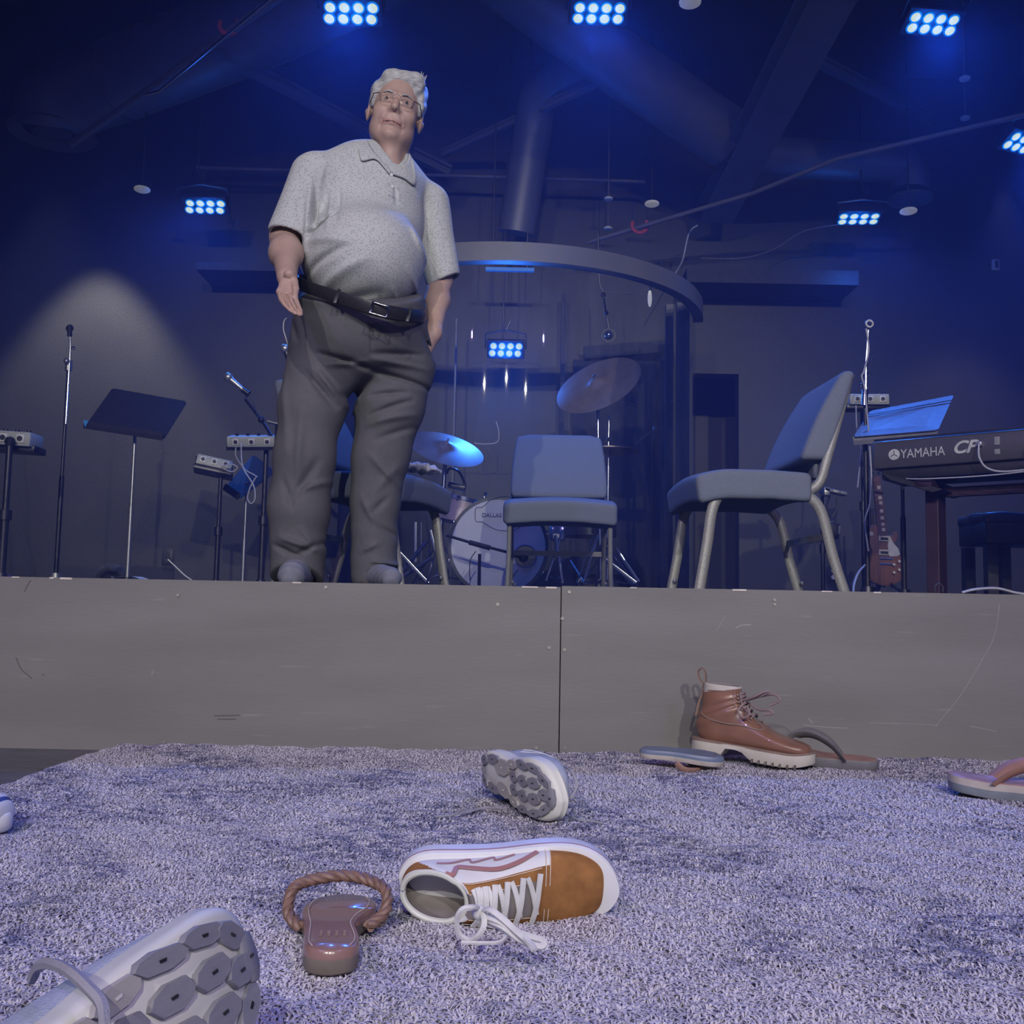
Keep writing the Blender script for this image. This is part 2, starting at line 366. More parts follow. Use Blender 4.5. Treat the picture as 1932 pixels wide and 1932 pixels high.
beam('ceiling_beam', 'faint brace above right shoulder of the man rising to the right', (835, 290, 7.3), (1180, 130, 6.2), .035, .04)
beam('ceiling_beam', 'faint dark brace right of the diagonal beam', (1545, 115, 6.0), (1760, 225, 7.0), .05, .05)
def pipe(label, pts, r=.022, clamps=(), m=None):
    P = pixline(pts); t = thing('sprinkler_pipe', label, 'pipe', P[-1]); b = MB(); b.tube(P, r, 10); b.build('pipe_run', m or m_pipe, t)
    for (px, py, Y) in clamps:
        q = PY(px, py, Y); b = MB(); b.tube([q + V((.055 * cos(a), 0, .055 * sin(a) - .0)) for a in np.linspace(pi * .85, pi * 2.2, 10)], .014, 8)
        b.build('red_clamp', m_red, t)
pipe('thin sprinkler pipe with red clamp crossing the ceiling at upper left', ((560, -28, 5.2), (440, 55, 5.6), (300, 157, 6.2), (135, 272, 6.7)), .026, ((432, 48, 5.6),))
pipe('long thin pipe with small red clamp rising from booth ring to right edge', ((1110, 457, 7.0), (1420, 365, 6.5), (1580, 300, 6.1), (1960, 210, 5.6)), .016, ((1207, 425, 6.85),))
pipe('straight horizontal pipe behind the shoulders of the man', ((370, 316, 7.2), (560, 322, 7.2), (900, 333, 7.2), (1217, 343, 7.2)), .014)
pipe('thin conduit hanging along with pipe at upper left', ((545, -30, 5.1), (300, 172, 6.1), (275, 178, 6.15)), .010, (), m_chrome)
def sprinkler(px, py, Y, label):
    q = PY(px, py, Y); t = thing('fire_sprinkler', label, 'sprinkler', q); b = MB(); b.cyl(q, V((q.x, q.y, CEIL)), .005); b.build('stem', m_pipe, t)
    b = MB(); b.lathe([(.005, .0), (.03, .004), (.034, .016), (.012, .03)], Matrix.Translation(q), 14); b.build('deflector', m_white, t)
sprinkler(1148, 378, 7.0, 'tiny sprinkler head above the booth, the upper one'); sprinkler(1147, 434, 7.2, 'tiny sprinkler head just above the booth ring')
sprinkler(1820, 152, 5.9, 'tiny sprinkler head high at right, near the bright blue fixture'); sprinkler(1821, 226, 6.6, 'tiny sprinkler head at right just above the slanting pipe')
m_lampface = mat('frosted_lamp_face', (.5, .5, .48), .6, emit=(1, .97, .9), estr=.12)
def disc_light(px, py, Y, r, label, m=m_lampface, ring=False):
    q = PY(px, py, Y); t = thing('ceiling_light', label, 'light', q); b = MB()
    b.lathe([(.004, -.008), (r * .8, -.006), (r * .97, .0), (r, .008), (r * .9, .016), (.012, .02)], Matrix.Translation(q), 28); b.build('lamp_face', m, t)
    b = MB(); b.cyl(q + V((0, 0, .05)), V((q.x, q.y, CEIL)), .005, n=8); b.build('stem', m_black, t)
disc_light(268, 359, 6.7, .055, 'small grainy round ceiling light at left above the wall pool', mat('speckled_lamp', (.55, .55, .5), .5, var=.6, scale=120, emit=(1, 1, .9), estr=.08))
disc_light(1230, 386, 6.9, .052, 'small pale round ceiling light above the booth ring')
disc_light(1714, 400, 6.7, .058, 'small pale round ceiling light under the right duct outlet')
disc_light(1302, 6, 5.0, .058, 'pale round ceiling light cut by the top edge of the photo')
# LED wash fixtures
m_led = mat('led_lens', (.02, .02, .02), .3, emit=(.60, .72, .62), estr=1.0)
m_ledb = mat('led_rim_glow', (.0, .05, .1), .3, emit=(.0, .16, .62), estr=.9)
m_house = mat('fixture_housing', (.03, .035, .06), .4, .3)
def led(px, py, Y, sc, label, yaw=0, tilt=-35, energy=60, skew=0, lamp=True, roll=0, rowgap=.075, spill=.10):
    q = PY(px, py, Y); L0 = Matrix.Translation(q) @ Euler((radians(tilt), radians(roll), radians(yaw)), 'XYZ').to_matrix().to_4x4() @ Matrix.Scale(sc, 4)
    t = thing('stage_light', label, 'stage light', q, 'blue wash lights on the ceiling')
    # local: lens face looks along -y ; x across
    b = MB(); b.box((0, .05, 0), (.40, .09, .20), bev=.012); o = b
    o.v = [L0 @ v for v in o.v]; o.build('housing', m_house, t)
    b = MB(); b.tube([(-.215, .05, 0), (-.215, .05, .16), (-.02, .05, .2), (.02, .05, .2), (.215, .05, .16), (.215, .05, 0)], .008, 6); b.v = [L0 @ v for v in b.v]; b.build('yoke', m_dkmetal, t)
    top = L0 @ V((0, .05, .2)); b = MB(); b.tube(smoothpath([top, top + V((.03, 0, .08)), top + V((-.02, 0, .16)), V((top.x, top.y, max(top.z + .2, CEIL)))], 5), .006, 6); b.build('hanger', m_dkmetal, t)
    for i in range(4):
        for j in (-1, 1):
            c = V((-.135 + .09 * i + skew * j, -.004, j * rowgap / 2)); b = MB()
            b.lathe([(.001, .012), (.02, .009), (.032, .0)], Matrix.Translation(c) @ Matrix.Rotation(pi / 2, 4, 'X'), 18); b.v = [L0 @ v for v in b.v]
            ln = b.build('lens', m_led, t)
            b = MB(); b.lathe([(.032, .0), (.041, .002), (.043, -.006), (.032, -.004)], Matrix.Translation(c) @ Matrix.Rotation(pi / 2, 4, 'X'), 18); b.v = [L0 @ v for v in b.v]; b.build('lens_rim', m_ledb, ln)
    if lamp:
        d = L0.to_3x3() @ V((0, -1, 0)); d.normalize(); p = q + d * .06
        spot('stage_light_lamp', p, p + d, energy * 2.7, (.03, .18, 1), 115, .8, .09)
        l = bpy.data.lights.new('stage_light_spill', 'POINT'); l.energy = energy * spill; l.color = (.01, .16, 1); l.shadow_soft_size = .12
        lo = bpy.data.objects.new('stage_light_spill', l); COL.objects.link(lo); lo.location = q + d * .09 + V((0, 0, -.03))
led(662, 25, 5.2, .85, 'blue eight-lens stage light at the top above the head of the man', 0, 62, 60, .008)
led(1130, 25, 5.2, .80, 'blue eight-lens stage light at the top centre', 0, 62, 60, .004)
led(1760, 45, 5.2, .80, 'blue eight-lens stage light at the top right', 6, 62, 60, -.004)
led(387, 390, 6.9, .80, 'small blue stage light on the left, level with the shirt', 0, 62, 45, .012)
led(1620, 413, 6.9, .80, 'small teal-blue stage light on the right above the tall chair', -4, 74, 45, -.002)
led(1932, 272, 6.0, .80, 'blue stage light cut by the right edge of the photo', 25, 60, 45, .006)
# cables and the thermostat
m_cable = mat('grey_cable', (.42, .41, .43), .5); m_bcable = mat('black_cable', (.035, .035, .045), .45)
def cable(label, pts, r=.004, m=None, n=8, group=None, name='cable', tags=True, parent=None):
    P = [PY(*p) if len(p) == 3 else V(p[:3]) for p in pts]; b = MB(); b.tube(smoothpath(P, n), r, 6); o = b.build(name, m or m_bcable, parent)
    if parent is None: tag(o, label, 'cable', group)
    return o
cable('white cable hanging from the ceiling beam down to the booth ring', ((1316, 425, 7.0), (1300, 440, 7.0), (1288, 490, 7.0), (1274, 516, 6.6)), .006, m_cable)
cable('dim cable swagging from the right stage light towards the soffit', ((1323, 487, 7.0), (1400, 487, 7.0), (1460, 470, 7.0), (1520, 435, 7.0), (1610, 420, 6.95)), .004, m_pipe)
q0 = PY(1878, 500, 7.47); t = thing('thermostat', 'small white thermostat high on the right wall', 'thermostat', q0)
b = MB(); b.box(q0, (.055, .03, .085), bev=.006); b.build('case', m_white, t); b = MB(); b.box(q0 + V((.002, -.017, 0)), (.026, .004, .055)); b.build('screen', m_black, t, smooth=False)
def outlet(px, py, label, white):
    q = PY(px, py, WALLY - .004); t = thing('wall_outlet', label, 'outlet', q); b = MB(); b.box(q, (.08, .008, .125), bev=.003); b.build('plate', m_black, t)
    for s in (-1, 1):
        b = MB(); b.lathe([(.001, 0), (.017, 0), (.017, -.004)], Matrix.Translation(q + V((0, -.005, s * .024))) @ Matrix.Rotation(pi / 2, 4, 'X') @ Matrix.Diagonal((1, 1, -1, 1)), 14)
        b.build('socket', m_white if white else m_black, t)
outlet(316, 1051, 'black wall outlet with a plugged cable at left behind music stand', False)
outlet(1572, 1083, 'wall outlet with two pale sockets between right chair and guitar', True)
cable('grey plug cable running from the left wall outlet down to the stage', ((317, 1056, 7.45), (330, 1068, 7.4), (348, 1085, 7.2), (362, 1095, 7.0)), .005, m_cable)

# thin stage haze, as the glow round the lamps shows
hz = bpy.data.materials.new('thin_haze'); hz.use_nodes = True; nt = hz.node_tree; nt.nodes.clear()
ho = nt.nodes.new('ShaderNodeOutputMaterial'); hv = nt.nodes.new('ShaderNodeVolumeScatter'); hv.inputs['Color'].default_value = (.32, .38, 1, 1); hv.inputs['Density'].default_value = .028; hv.inputs['Anisotropy'].default_value = .1
nt.links.new(hv.outputs[0], ho.inputs['Volume'])
b = MB(); b.box((.2, (YS + .06 + 6.75) / 2, (H + .01 + CEIL - .01) / 2), (11.2, 6.75 - YS - .06, CEIL - H - .02)); hzo = b.build('stage_haze', hz, smooth=False); tag(hzo, 'thin blue haze hanging over the whole stage', 'haze', kind='stuff')
# ================================================================ DRUM BOOTH
BC = V((PY(945, 1100, 6.2).x, 6.9, 0)); BR = 1.30; ZT = 2.44
booth = thing('drum_booth', 'curved clear drum shield with a grey top ring behind the middle chair', 'drum booth', (BC.x, BC.y - BR, H))
A0, A1 = radians(-180 + 8), radians(-8)          # arc facing the camera
m_ring = mat('ring_paint', (.13, .125, .12), .5, var=.06, scale=5)
def arc(a0, a1, n): return [a0 + (a1 - a0) * i / (n - 1) for i in range(n)]
def curved(name, a0, a1, r0, r1, z0, z1, m, n=48, parent=booth, smooth=True):
    vs = []; 
    for a in arc(a0, a1, n):
        for r, z in ((r0, z0), (r1, z0), (r1, z1), (r0, z1)): vs.append(BC + V((r * cos(a), r * sin(a), z)))
    fs = [(i * 4 + j, i * 4 + (j + 1) % 4, (i + 1) * 4 + (j + 1) % 4, (i + 1) * 4 + j) for i in range(n - 1) for j in range(4)] + [(0, 1, 2, 3), tuple((n - 1) * 4 + k for k in (3, 2, 1, 0))]
    b = MB(); b.add(vs, fs); return b.build(name, m, parent, smooth=smooth)
curved('top_ring', A0, A1, BR - .02, BR + .05, ZT - .1, ZT + .01, m_ring)
curved('base_rail', A0, A1, BR - .02, BR + .03, H, H + .03, m_black)
mg = bpy.data.materials.new('acrylic_shield'); mg.use_nodes = True; nt = mg.node_tree; nt.nodes.clear(); N = nt.nodes.new; L = nt.links.new
out = N('ShaderNodeOutputMaterial'); tr = N('ShaderNodeBsdfTransparent'); gl = N('ShaderNodeBsdfGlossy'); gl.inputs['Roughness'].default_value = .02; df = N('ShaderNodeBsdfDiffuse')
tr.inputs[0].default_value = (.93, .95, .97, 1); fr = N('ShaderNodeFresnel'); fr.inputs[0].default_value = 1.49
m1 = N('ShaderNodeMixShader'); m2 = N('ShaderNodeMixShader'); tc = N('ShaderNodeTexCoord'); mp = N('ShaderNodeMapping'); mp.inputs['Scale'].default_value = (3, 3, .8)
nz = N('ShaderNodeTexNoise'); nz.inputs['Scale'].default_value = 2.2; nz.inputs['Detail'].default_value = 8; nz.inputs['Roughness'].default_value = .7; rp = N('ShaderNodeValToRGB')
L(tc.outputs['Object'], mp.inputs[0]); L(mp.outputs[0], nz.inputs['Vector']); L(nz.outputs['Fac'], rp.inputs[0])
rp.color_ramp.elements[0].position = .45; rp.color_ramp.elements[0].color = (.008, .008, .008, 1); rp.color_ramp.elements[1].position = .85; rp.color_ramp.elements[1].color = (.09, .09, .09, 1)
df.inputs[0].default_value = (.6, .6, .62, 1)
L(fr.outputs[0], m1.inputs[0]); L(tr.outputs[0], m1.inputs[1]); L(gl.outputs[0], m1.inputs[2]); L(rp.outputs[0], m2.inputs[0]); L(m1.outputs[0], m2.inputs[1]); L(df.outputs[0], m2.inputs[2]); L(m2.outputs[0], out.inputs[0])
for k in range(3):
    a0 = A0 + (A1 - A0) * k / 3; a1 = A0 + (A1 - A0) * (k + 1) / 3
    vs = []; nn_ = 24
    for a in arc(a0, a1, nn_):
        for z in (H + .03, ZT - .1): vs.append(BC + V((BR * cos(a), BR * sin(a), z)))
    b = MB(); b.add(vs, [(2 * i, 2 * i + 2, 2 * i + 3, 2 * i + 1) for i in range(nn_ - 1)]); b.build('acrylic_panel', mg, booth)
m_post = mat('booth_post_paint', (.10, .10, .11), .5)
def post(px, wd, Y):
    q = PY(px, 1000, Y); b = MB(); b.box((q.x, Y, (H + ZT) / 2), (wd, .05, ZT - H)); return b.build('booth_post', m_post, booth, smooth=False)
post(1287, .085, 6.62); post(1261, .05, 6.66); post(652, .10, 6.4); post(668, .012, 6.3); post(852, .012, 7.1)
for px, py in ((1268, 757), (1268, 876), (666, 850)):
    q = PY(px, py, 6.55 if px > 1000 else 6.3); b = MB(); b.ball(q, .009, 8); b.build('hinge_bolt', m_screw, booth)
# back framing inside the booth: tilted panel and leaning shapes, dim
bp_ = thing('acoustic_panel', 'dim grey slanted panel frame at right inside the drum booth', 'panel', PY(1240, 1100, 7.2))
b = MB(); A = [PY(1215, 640, 7.3), PY(1262, 625, 7.3), PY(1262, 668, 7.3), PY(1105, 655, 7.3)]
b.box(V((PY(1250, 860, 7.35).x, 7.35, (H + 2.3) / 2)), (.04, .05, 2.3 - H)); b.box(PY(1180, 660, 7.35), (.62, .05, .09), Euler((0, radians(-6), 0)).to_matrix()); b.box(PY(1060, 790, 7.35), (.03, .04, 1.9)); b.build('frame', m_soffit, bp_, smooth=False)
b = MB(); b.box(PY(1158, 880, 7.4), (.62, .03, 1.6)); b.build('fabric', mat('panel_fabric', (.05, .05, .06), .95), bp_, smooth=False)
# blue light hanging inside the booth
led(954, 660, 6.95, .66, 'blue eight-lens stage light glowing inside the drum booth', 0, 25, 26, .006, spill=.55)
b = MB(); q = PY(962, 509, 6.9); b.box(q, (.34, .03, .025)); b.build('light_bar', mat('blue_bar', (.02, .15, .5), .4, emit=(.0, .07, .3), estr=.8), booth, smooth=False)
b = MB(); b.cyl(q + V((.12, 0, 0)), V((q.x + .12, q.y, CEIL)), .006, n=6); b.cyl(q - V((.12, 0, 0)), V((q.x - .12, q.y, CEIL)), .006, n=6); b.build('bar_hanger', m_dkmetal, booth)
# microphone hanging in booth + ring
t = thing('overhead_microphone', 'chrome overhead microphone hanging in a round shock mount inside the booth', 'microphone', PY(1148, 634, 6.3)); b = MB()
q = PY(1148, 633, 6.3); b.tube([q + V((.042 * cos(a), 0, .042 * sin(a))) for a in np.linspace(0, 2 * pi, 21)], .0045, 6); b.build('shock_mount', m_dkmetal, t)
b = MB(); b.ball(q, (.026, .035, .026), 14); b.build('capsule', m_chrome, t)
b = MB(); b.tube(smoothpath([q + V((0, 0, .04)), PY(1147, 610, 6.3), PY(1141, 575, 6.3), PY(1137, 548, 6.3), PY(1131, 532, 6.3), PY(1128, 440, 6.3)], 4), .006, 6); b.ball(PY(1144, 590, 6.3), .015, 8); b.ball(PY(1138, 556, 6.3), .018, 8); b.build('drop_arm', m_dkmetal, t)
t = tag(cable('', ((1137, 550, 6.3), (1160, 552, 6.3), (1190, 555, 6.3), (1224, 545, 6.3)), .003, m_bcable), 'thin cable looping from overhead microphone to the white tube light', 'cable')
q = PY(1226, 563, 6.3); t = thing('tube_light', 'small white hanging tube inside the booth at right', 'light', q); b = MB(); b.ball(q, (.014, .014, .058), 12); b.build('glass_tube', mat('milky_tube', (.7, .7, .66), .4, emit=(1, .95, .9), estr=.35), t); b = MB(); b.cyl(q + V((0, 0, .05)), q + V((.003, 0, .1)), .007, n=8); b.build('cap', m_dkmetal, t)
# hall lamp fixtures behind the camera (they are what the shield reflects)
for i, p in enumerate(HOUSE):
    t = thing('hall_spotlight', ('left', 'middle', 'right')[i] + ' white twin-can hall spotlight hanging behind the camera', 'spotlight', p, 'hall spotlights'); ax = (V((p[0] * .55, 3.1, .8)) - V(p)).normalized()
    M = Matrix.Translation(V(p) - ax * .2) @ ax.to_track_quat('Z', 'Y').to_matrix().to_4x4()
    for s in (-1, 1):
        b = MB(); b.lathe([(.001, .27), (.05, .27), (.05, .26)], M @ Matrix.Translation((s * .1, 0, 0)), 20); b.build('lens', mat('spot_lens', (.7, .7, .6), .3, emit=(1, .95, .8), estr=22), t)
        b = MB(); b.lathe([(.08, -.1), (.085, .1), (.075, .255), (.02, -.12)], M @ Matrix.Translation((s * .1, 0, 0)), 20); b.build('can', m_black, t)
# ================================================================ DRUM KIT
m_brz = mat('cymbal_bronze', (.36, .29, .28), .42, .6, var=.12, scale=14)
m_head = mat('drum_head', (.60, .58, .66), .35, var=.04, scale=3)
m_spark = mat('sparkle_wrap', (.50, .40, .44), .35, .3, var=.55, scale=380)
DY = 5.85; SS = F / DY
kit = thing('drum_kit', 'drum kit with pale bass drum inside the clear booth', 'drum kit', (PY(940, 1100, DY).x, DY, H))
bc = PY(940, 1027, DY - .02); bc.z = H + .293; R_ = .285
fm = Matrix.Translation(bc) @ Matrix.Rotation(pi / 2, 4, 'X')       # local z -> -y
b = MB(); b.lathe([(R_, -.40), (R_, -.02)], fm, 48, False); b.build('bass_drum_shell', m_spark, kit)
b = MB(); b.lathe([(R_ - .012, .0), (R_ + .007, .0), (R_ + .01, -.03), (R_ - .0, -.03), (R_ - .012, .0)], fm, 48, False); b.build('hoop', mat('dark_hoop', (.05, .05, .055), .3), kit)
hole = fm @ V((.105, .0, 0)); hx, hz = (PY(991, 1050, DY).x - bc.x), (PY(991, 1050, DY).z - bc.z)
# drum head with a real hole: ring mesh from the hole edge to the rim
n = 48; vs = []; rows = 6
for k in range(rows + 1):
    for j in range(n):
        a = 2 * pi * j / n; p0 = (hx + .062 * cos(a), hz + .062 * sin(a)); p1 = ((R_ - .012) * cos(a), (R_ - .012) * sin(a)); t_ = k / rows
        vs.append(bc + V((p0[0] * (1 - t_) + p1[0] * t_, -.0, p0[1] * (1 - t_) + p1[1] * t_)))
b = MB(); b.add(vs, [(i * n + j, i * n + (j + 1) % n, (i + 1) * n + (j + 1) % n, (i + 1) * n + j) for i in range(rows) for j in range(n)]); hd = b.build('drum_head', m_head, kit)
b = MB(); b.tube([bc + V((hx + .064 * cos(a), -.003, hz + .064 * sin(a))) for a in np.linspace(0, 2 * pi, 33)], .004, 6); b.build('port_ring', mat('port_ring', (.08, .12, .25), .3), hd)
m_ink = mat('ink_black', (.03, .03, .035), .6)
TX = Matrix.Translation(PY(909, 976, DY) + V((0, -.026, 0))) @ Matrix.Rotation(pi / 2, 4, 'X')
text('lettering', 'DALLAS', TX, .033, m_ink, hd, .0004)
b = MB(); bx, by = 951, 971
loop = [(900, 958), (908, 958), (915, 954), (924, 945), (937, 940), (951, 938), (965, 940), (978, 945), (987, 954), (994, 958), (1002, 958), (1005, 963), (1005, 980), (1002, 985), (994, 986), (987, 990), (978, 997), (965, 1001), (951, 1002), (937, 1000), (924, 994), (915, 988), (908, 985), (900, 985), (897, 980), (897, 963), (900, 958)]
b.tube(smoothpath([PY(x, y - 0, DY) + V((0, -.0235, 0)) for x, y in loop], 3), .0016, 4); b.build('badge_outline', m_ink, hd)
def lug(c, parent): b = MB(); b.box(c, (.014, .03, .03), bev=.005); b.build('lug', m_chrome, parent)
for k in range(8):
    a = 2 * pi * k / 8 + .3; lug(bc + V(((R_ + .012) * cos(a), .03, (R_ + .012) * sin(a))), kit)
def cymbal(px, py, Y, r, normal, nm):
    q = PY(px, py, Y); M = Matrix.Translation(q) @ V(normal).to_track_quat('Z', 'Y').to_matrix().to_4x4()
    prof = [(.006, .028), (.025, .026), (.05, .012), (.07, .006)] + [(r * k, .006 - .022 * (k ** 2)) for k in (.35, .5, .65, .8, .92, 1)] + [(r * k, .0045 - .022 * (k ** 2)) for k in (1, .8, .5)] + [(.06, .004), (.006, .02)]
    b = MB(); b.lathe(prof, M, 64); return b.build(nm, m_brz, kit), q, M
c1, q1, M1 = cymbal(1127, 722, 6.05, .275, (-.42, -.62, .66), 'cymbal')
c2, q2, M2 = cymbal(842, 842, 5.95, .235, (.26, -.50, .84), 'cymbal')
def stand(top, foot, r, nm='cymbal_stand', legs=True, parent=kit):
    b = MB(); b.cyl(V((foot[0], foot[1], H + .12)), V(top), r, n=10)
    tp = V(top); ft = V((foot[0], foot[1], H)); 
    for k in (.35, .62): b.cyl(ft.lerp(tp, k) - V((0, 0, .02)), ft.lerp(tp, k) + V((0, 0, .02)), r * 1.9, n=10)
    if legs:
        for a in (0.3, 2.4, 4.5):
            d = V((cos(a), sin(a), 0)); b.tube([ft + V((0, 0, .33)), ft + d * .27 + V((0, 0, .012))], .0075, 6, flat=(1.3, .7)); b.tube([ft + V((0, 0, .12)), ft + d * .17 + V((0, 0, .1))], .006, 6); b.ball(ft + d * .275 + V((0, 0, .014)), .014, 8)
    return b.build(nm, m_chrome, parent)
stand(q1 + V((.0, .0, -.0)), (PY(1133, 1100, 6.05).x, 6.05), .011)
stand(q2 + V((0, 0, 0)), (PY(826, 1100, 5.95).x, 5.95), .0125)
b = MB(); b.cyl(q1, q1 + M1.to_3x3() @ V((0, 0, .05)), .007, n=8); b.ball(q1 + M1.to_3x3() @ V((0, 0, .05)), .011, 8); b.cyl(q2, q2 + M2.to_3x3() @ V((0, 0, .05)), .007, n=8); b.build('wing_nut', m_chrome, kit)
# hi hat and snare area
qh = PY(1148, 850, 6.2); b = MB(); Mh = Matrix.Translation(qh)
b.lathe([(.005, .02), (.03, .018), (.05, .008), (.19, .0), (.19, -.006), (.05, -.012), (.03, -.02), (.005, -.022)], Mh, 40); b.build('hi_hat', mat('dark_bronze', (.16, .12, .12), .35, .7), kit)
stand(qh + V((0, 0, .22)), (qh.x, qh.y), .007, 'hi_hat_stand'); b = MB(); b.cyl(qh + V((0, 0, -.1)), V((qh.x, qh.y, H)), .014, n=10); b.ball(qh + V((0, 0, .07)), .018, 8); b.build('hi_hat_clutch', m_chrome, kit)
qs = PY(868, 955, 6.0); b = MB(); b.lathe([(.17, -.10), (.17, .05)], Matrix.Translation((qs.x, 6.05, qs.z)) @ Matrix.Rotation(radians(12), 4, 'Y'), 36); tom = b.build('tom_shell', m_spark, kit)
b = MB(); b.lathe([(.165, .048), (.178, .05), (.178, .028), (.168, .03)], Matrix.Translation((qs.x, 6.05, qs.z)) @ Matrix.Rotation(radians(12), 4, 'Y'), 36); b.build('tom_rim', m_chrome, tom)
# snare on the right of bass drum: chrome tangle of hardware
for (a, c, r) in (((1048, 1010, 6.0), (1062, 1100, 6.0), .011), ((1062, 1000, 6.0), (1030, 1095, 6.0), .009), ((1075, 1060, 5.9), (1100, 1100, 5.8), .016), ((1120, 1012, 5.9), (1090, 1100, 5.8), .01), ((1128, 1010, 5.9), (1100, 1100, 5.8), .008), ((1135, 1050, 5.8), (1200, 1100, 5.75), .013), ((1162, 1035, 5.8), (1205, 1098, 5.75), .011), ((1162, 1070, 5.8), (1195, 1102, 5.75), .010), ((748, 1092, 5.8), (806, 1020, 5.9), .014), ((748, 1096, 5.8), (815, 1052, 5.9), .012), ((752, 1040, 5.8), (808, 1100, 5.8), .010), ((812, 1000, 5.9), (836, 1100, 5.9), .010), ((1135, 1005, 6.1), (1146, 1025, 6.0), .014), ((803, 975, 6.2), (815, 1060, 6.0), .007), ((784, 985, 6.5), (784, 1060, 6.5), .012), ((795, 985, 6.6), (795, 1060, 6.6), .005)):
    b = MB(); b.tube([PY(*a), PY(*c)], r, 8, flat=(1, .6)); b.build('hardware_leg', m_chrome, kit)
b = MB()
for px, py in ((1045, 1048), (1062, 1058), (1075, 1070), (1040, 1090), (1055, 1092), (1088, 1098), (1020, 1085), (1145, 1018), (1138, 1060), (916, 932), (865, 938), (856, 1010), (810, 1040)): b.ball(PY(px, py, 5.85), .012, 8)
b.build('wing_bolt', m_chrome, kit)
b = MB(); b.box(PY(1052, 1005, 6.05), (.10, .1, .10), bev=.02); b.build('snare_base', m_chrome, kit)
b = MB(); q = PY(1110, 985, 6.2); b.lathe([(.19, -.08), (.19, .10)], Matrix.Translation((q.x, 6.35, q.z)), 36); b.build('floor_tom', mat('black_shell', (.03, .03, .04), .3), kit)
b = MB(); q = PY(880, 888, 6.1); b.tube(smoothpath([PY(843, 894, 6.1), PY(848, 884, 6.1), PY(866, 890, 6.1), PY(878, 915, 6.1)], 4), .008, 6); b.box(PY(862, 918, 6.1), (.11, .05, .035), Euler((0, radians(12), 0)).to_matrix(), .006); b.build('mixer_case', m_dkmetal, kit)
# kick microphone on its short boom stand
t = thing('microphone_stand', 'short black boom stand with microphone at the bass drum port', 'mic stand', (PY(905, 1095, 5.6).x, 5.6, H))
b = MB(); q = PY(905, 1045, 5.55); b.cyl(V((q.x, q.y, H)), q, .009, n=8); b.lathe([(.08, 0), (.08, .008), (.02, .02)], Matrix.Translation((q.x, q.y, H)), 20); b.build('pole', m_dkmetal, t)
b = MB(); b.tube([PY(842, 1010, 5.55), PY(896, 1026, 5.55), PY(970, 1045, 5.55)], .008, 8); b.tube([PY(885, 1023, 5.55), PY(925, 1034, 5.55)], .014, 8); b.build('boom_arm', m_dkmetal, t)
b = MB(); b.tube([PY(968, 1045, 5.55), PY(982, 1049, 5.56)], .016, 10); b.ball(PY(987, 1051, 5.57), (.03, .02, .03), 12); b.build('microphone', m_dkmetal, t)
cable('', ((898, 1040, 5.52), (888, 1055, 5.52), (886, 1075, 5.52), (887, 1096, 5.5)), .003, m_bcable, parent=t, name='mic_cable')
cable('', ((977, 1075, 5.5), (970, 1085, 5.5), (962, 1100, 5.5)), .003, m_bcable, parent=t, name='mic_cable')
t = thing('microphone_stand', 'slim black stand with angled microphone at right inside the drum booth', 'mic stand', (PY(1230, 1095, 6.2).x, 6.2, H)); b = MB()
b.cyl(V((PY(1231, 1095, 6.2).x, 6.2, H)), PY(1231, 825, 6.2), .007, n=8); b.lathe([(.09, 0), (.09, .008), (.02, .02)], Matrix.Translation((PY(1230, 1095, 6.2).x, 6.2, H)), 20); b.build('pole', m_dkmetal, t)
b = MB(); b.tube([PY(1199, 838, 6.2), PY(1230, 812, 6.2)], .006, 8); b.ball(PY(1235, 809, 6.2), .014, 8); b.build('microphone', m_chrome, t)
cable('white cable drooping behind the middle chair', ((895, 836, 6.9), (915, 838, 6.9), (938, 834, 6.9), (941, 815, 6.9), (936, 795, 6.9)), .004, m_cable)
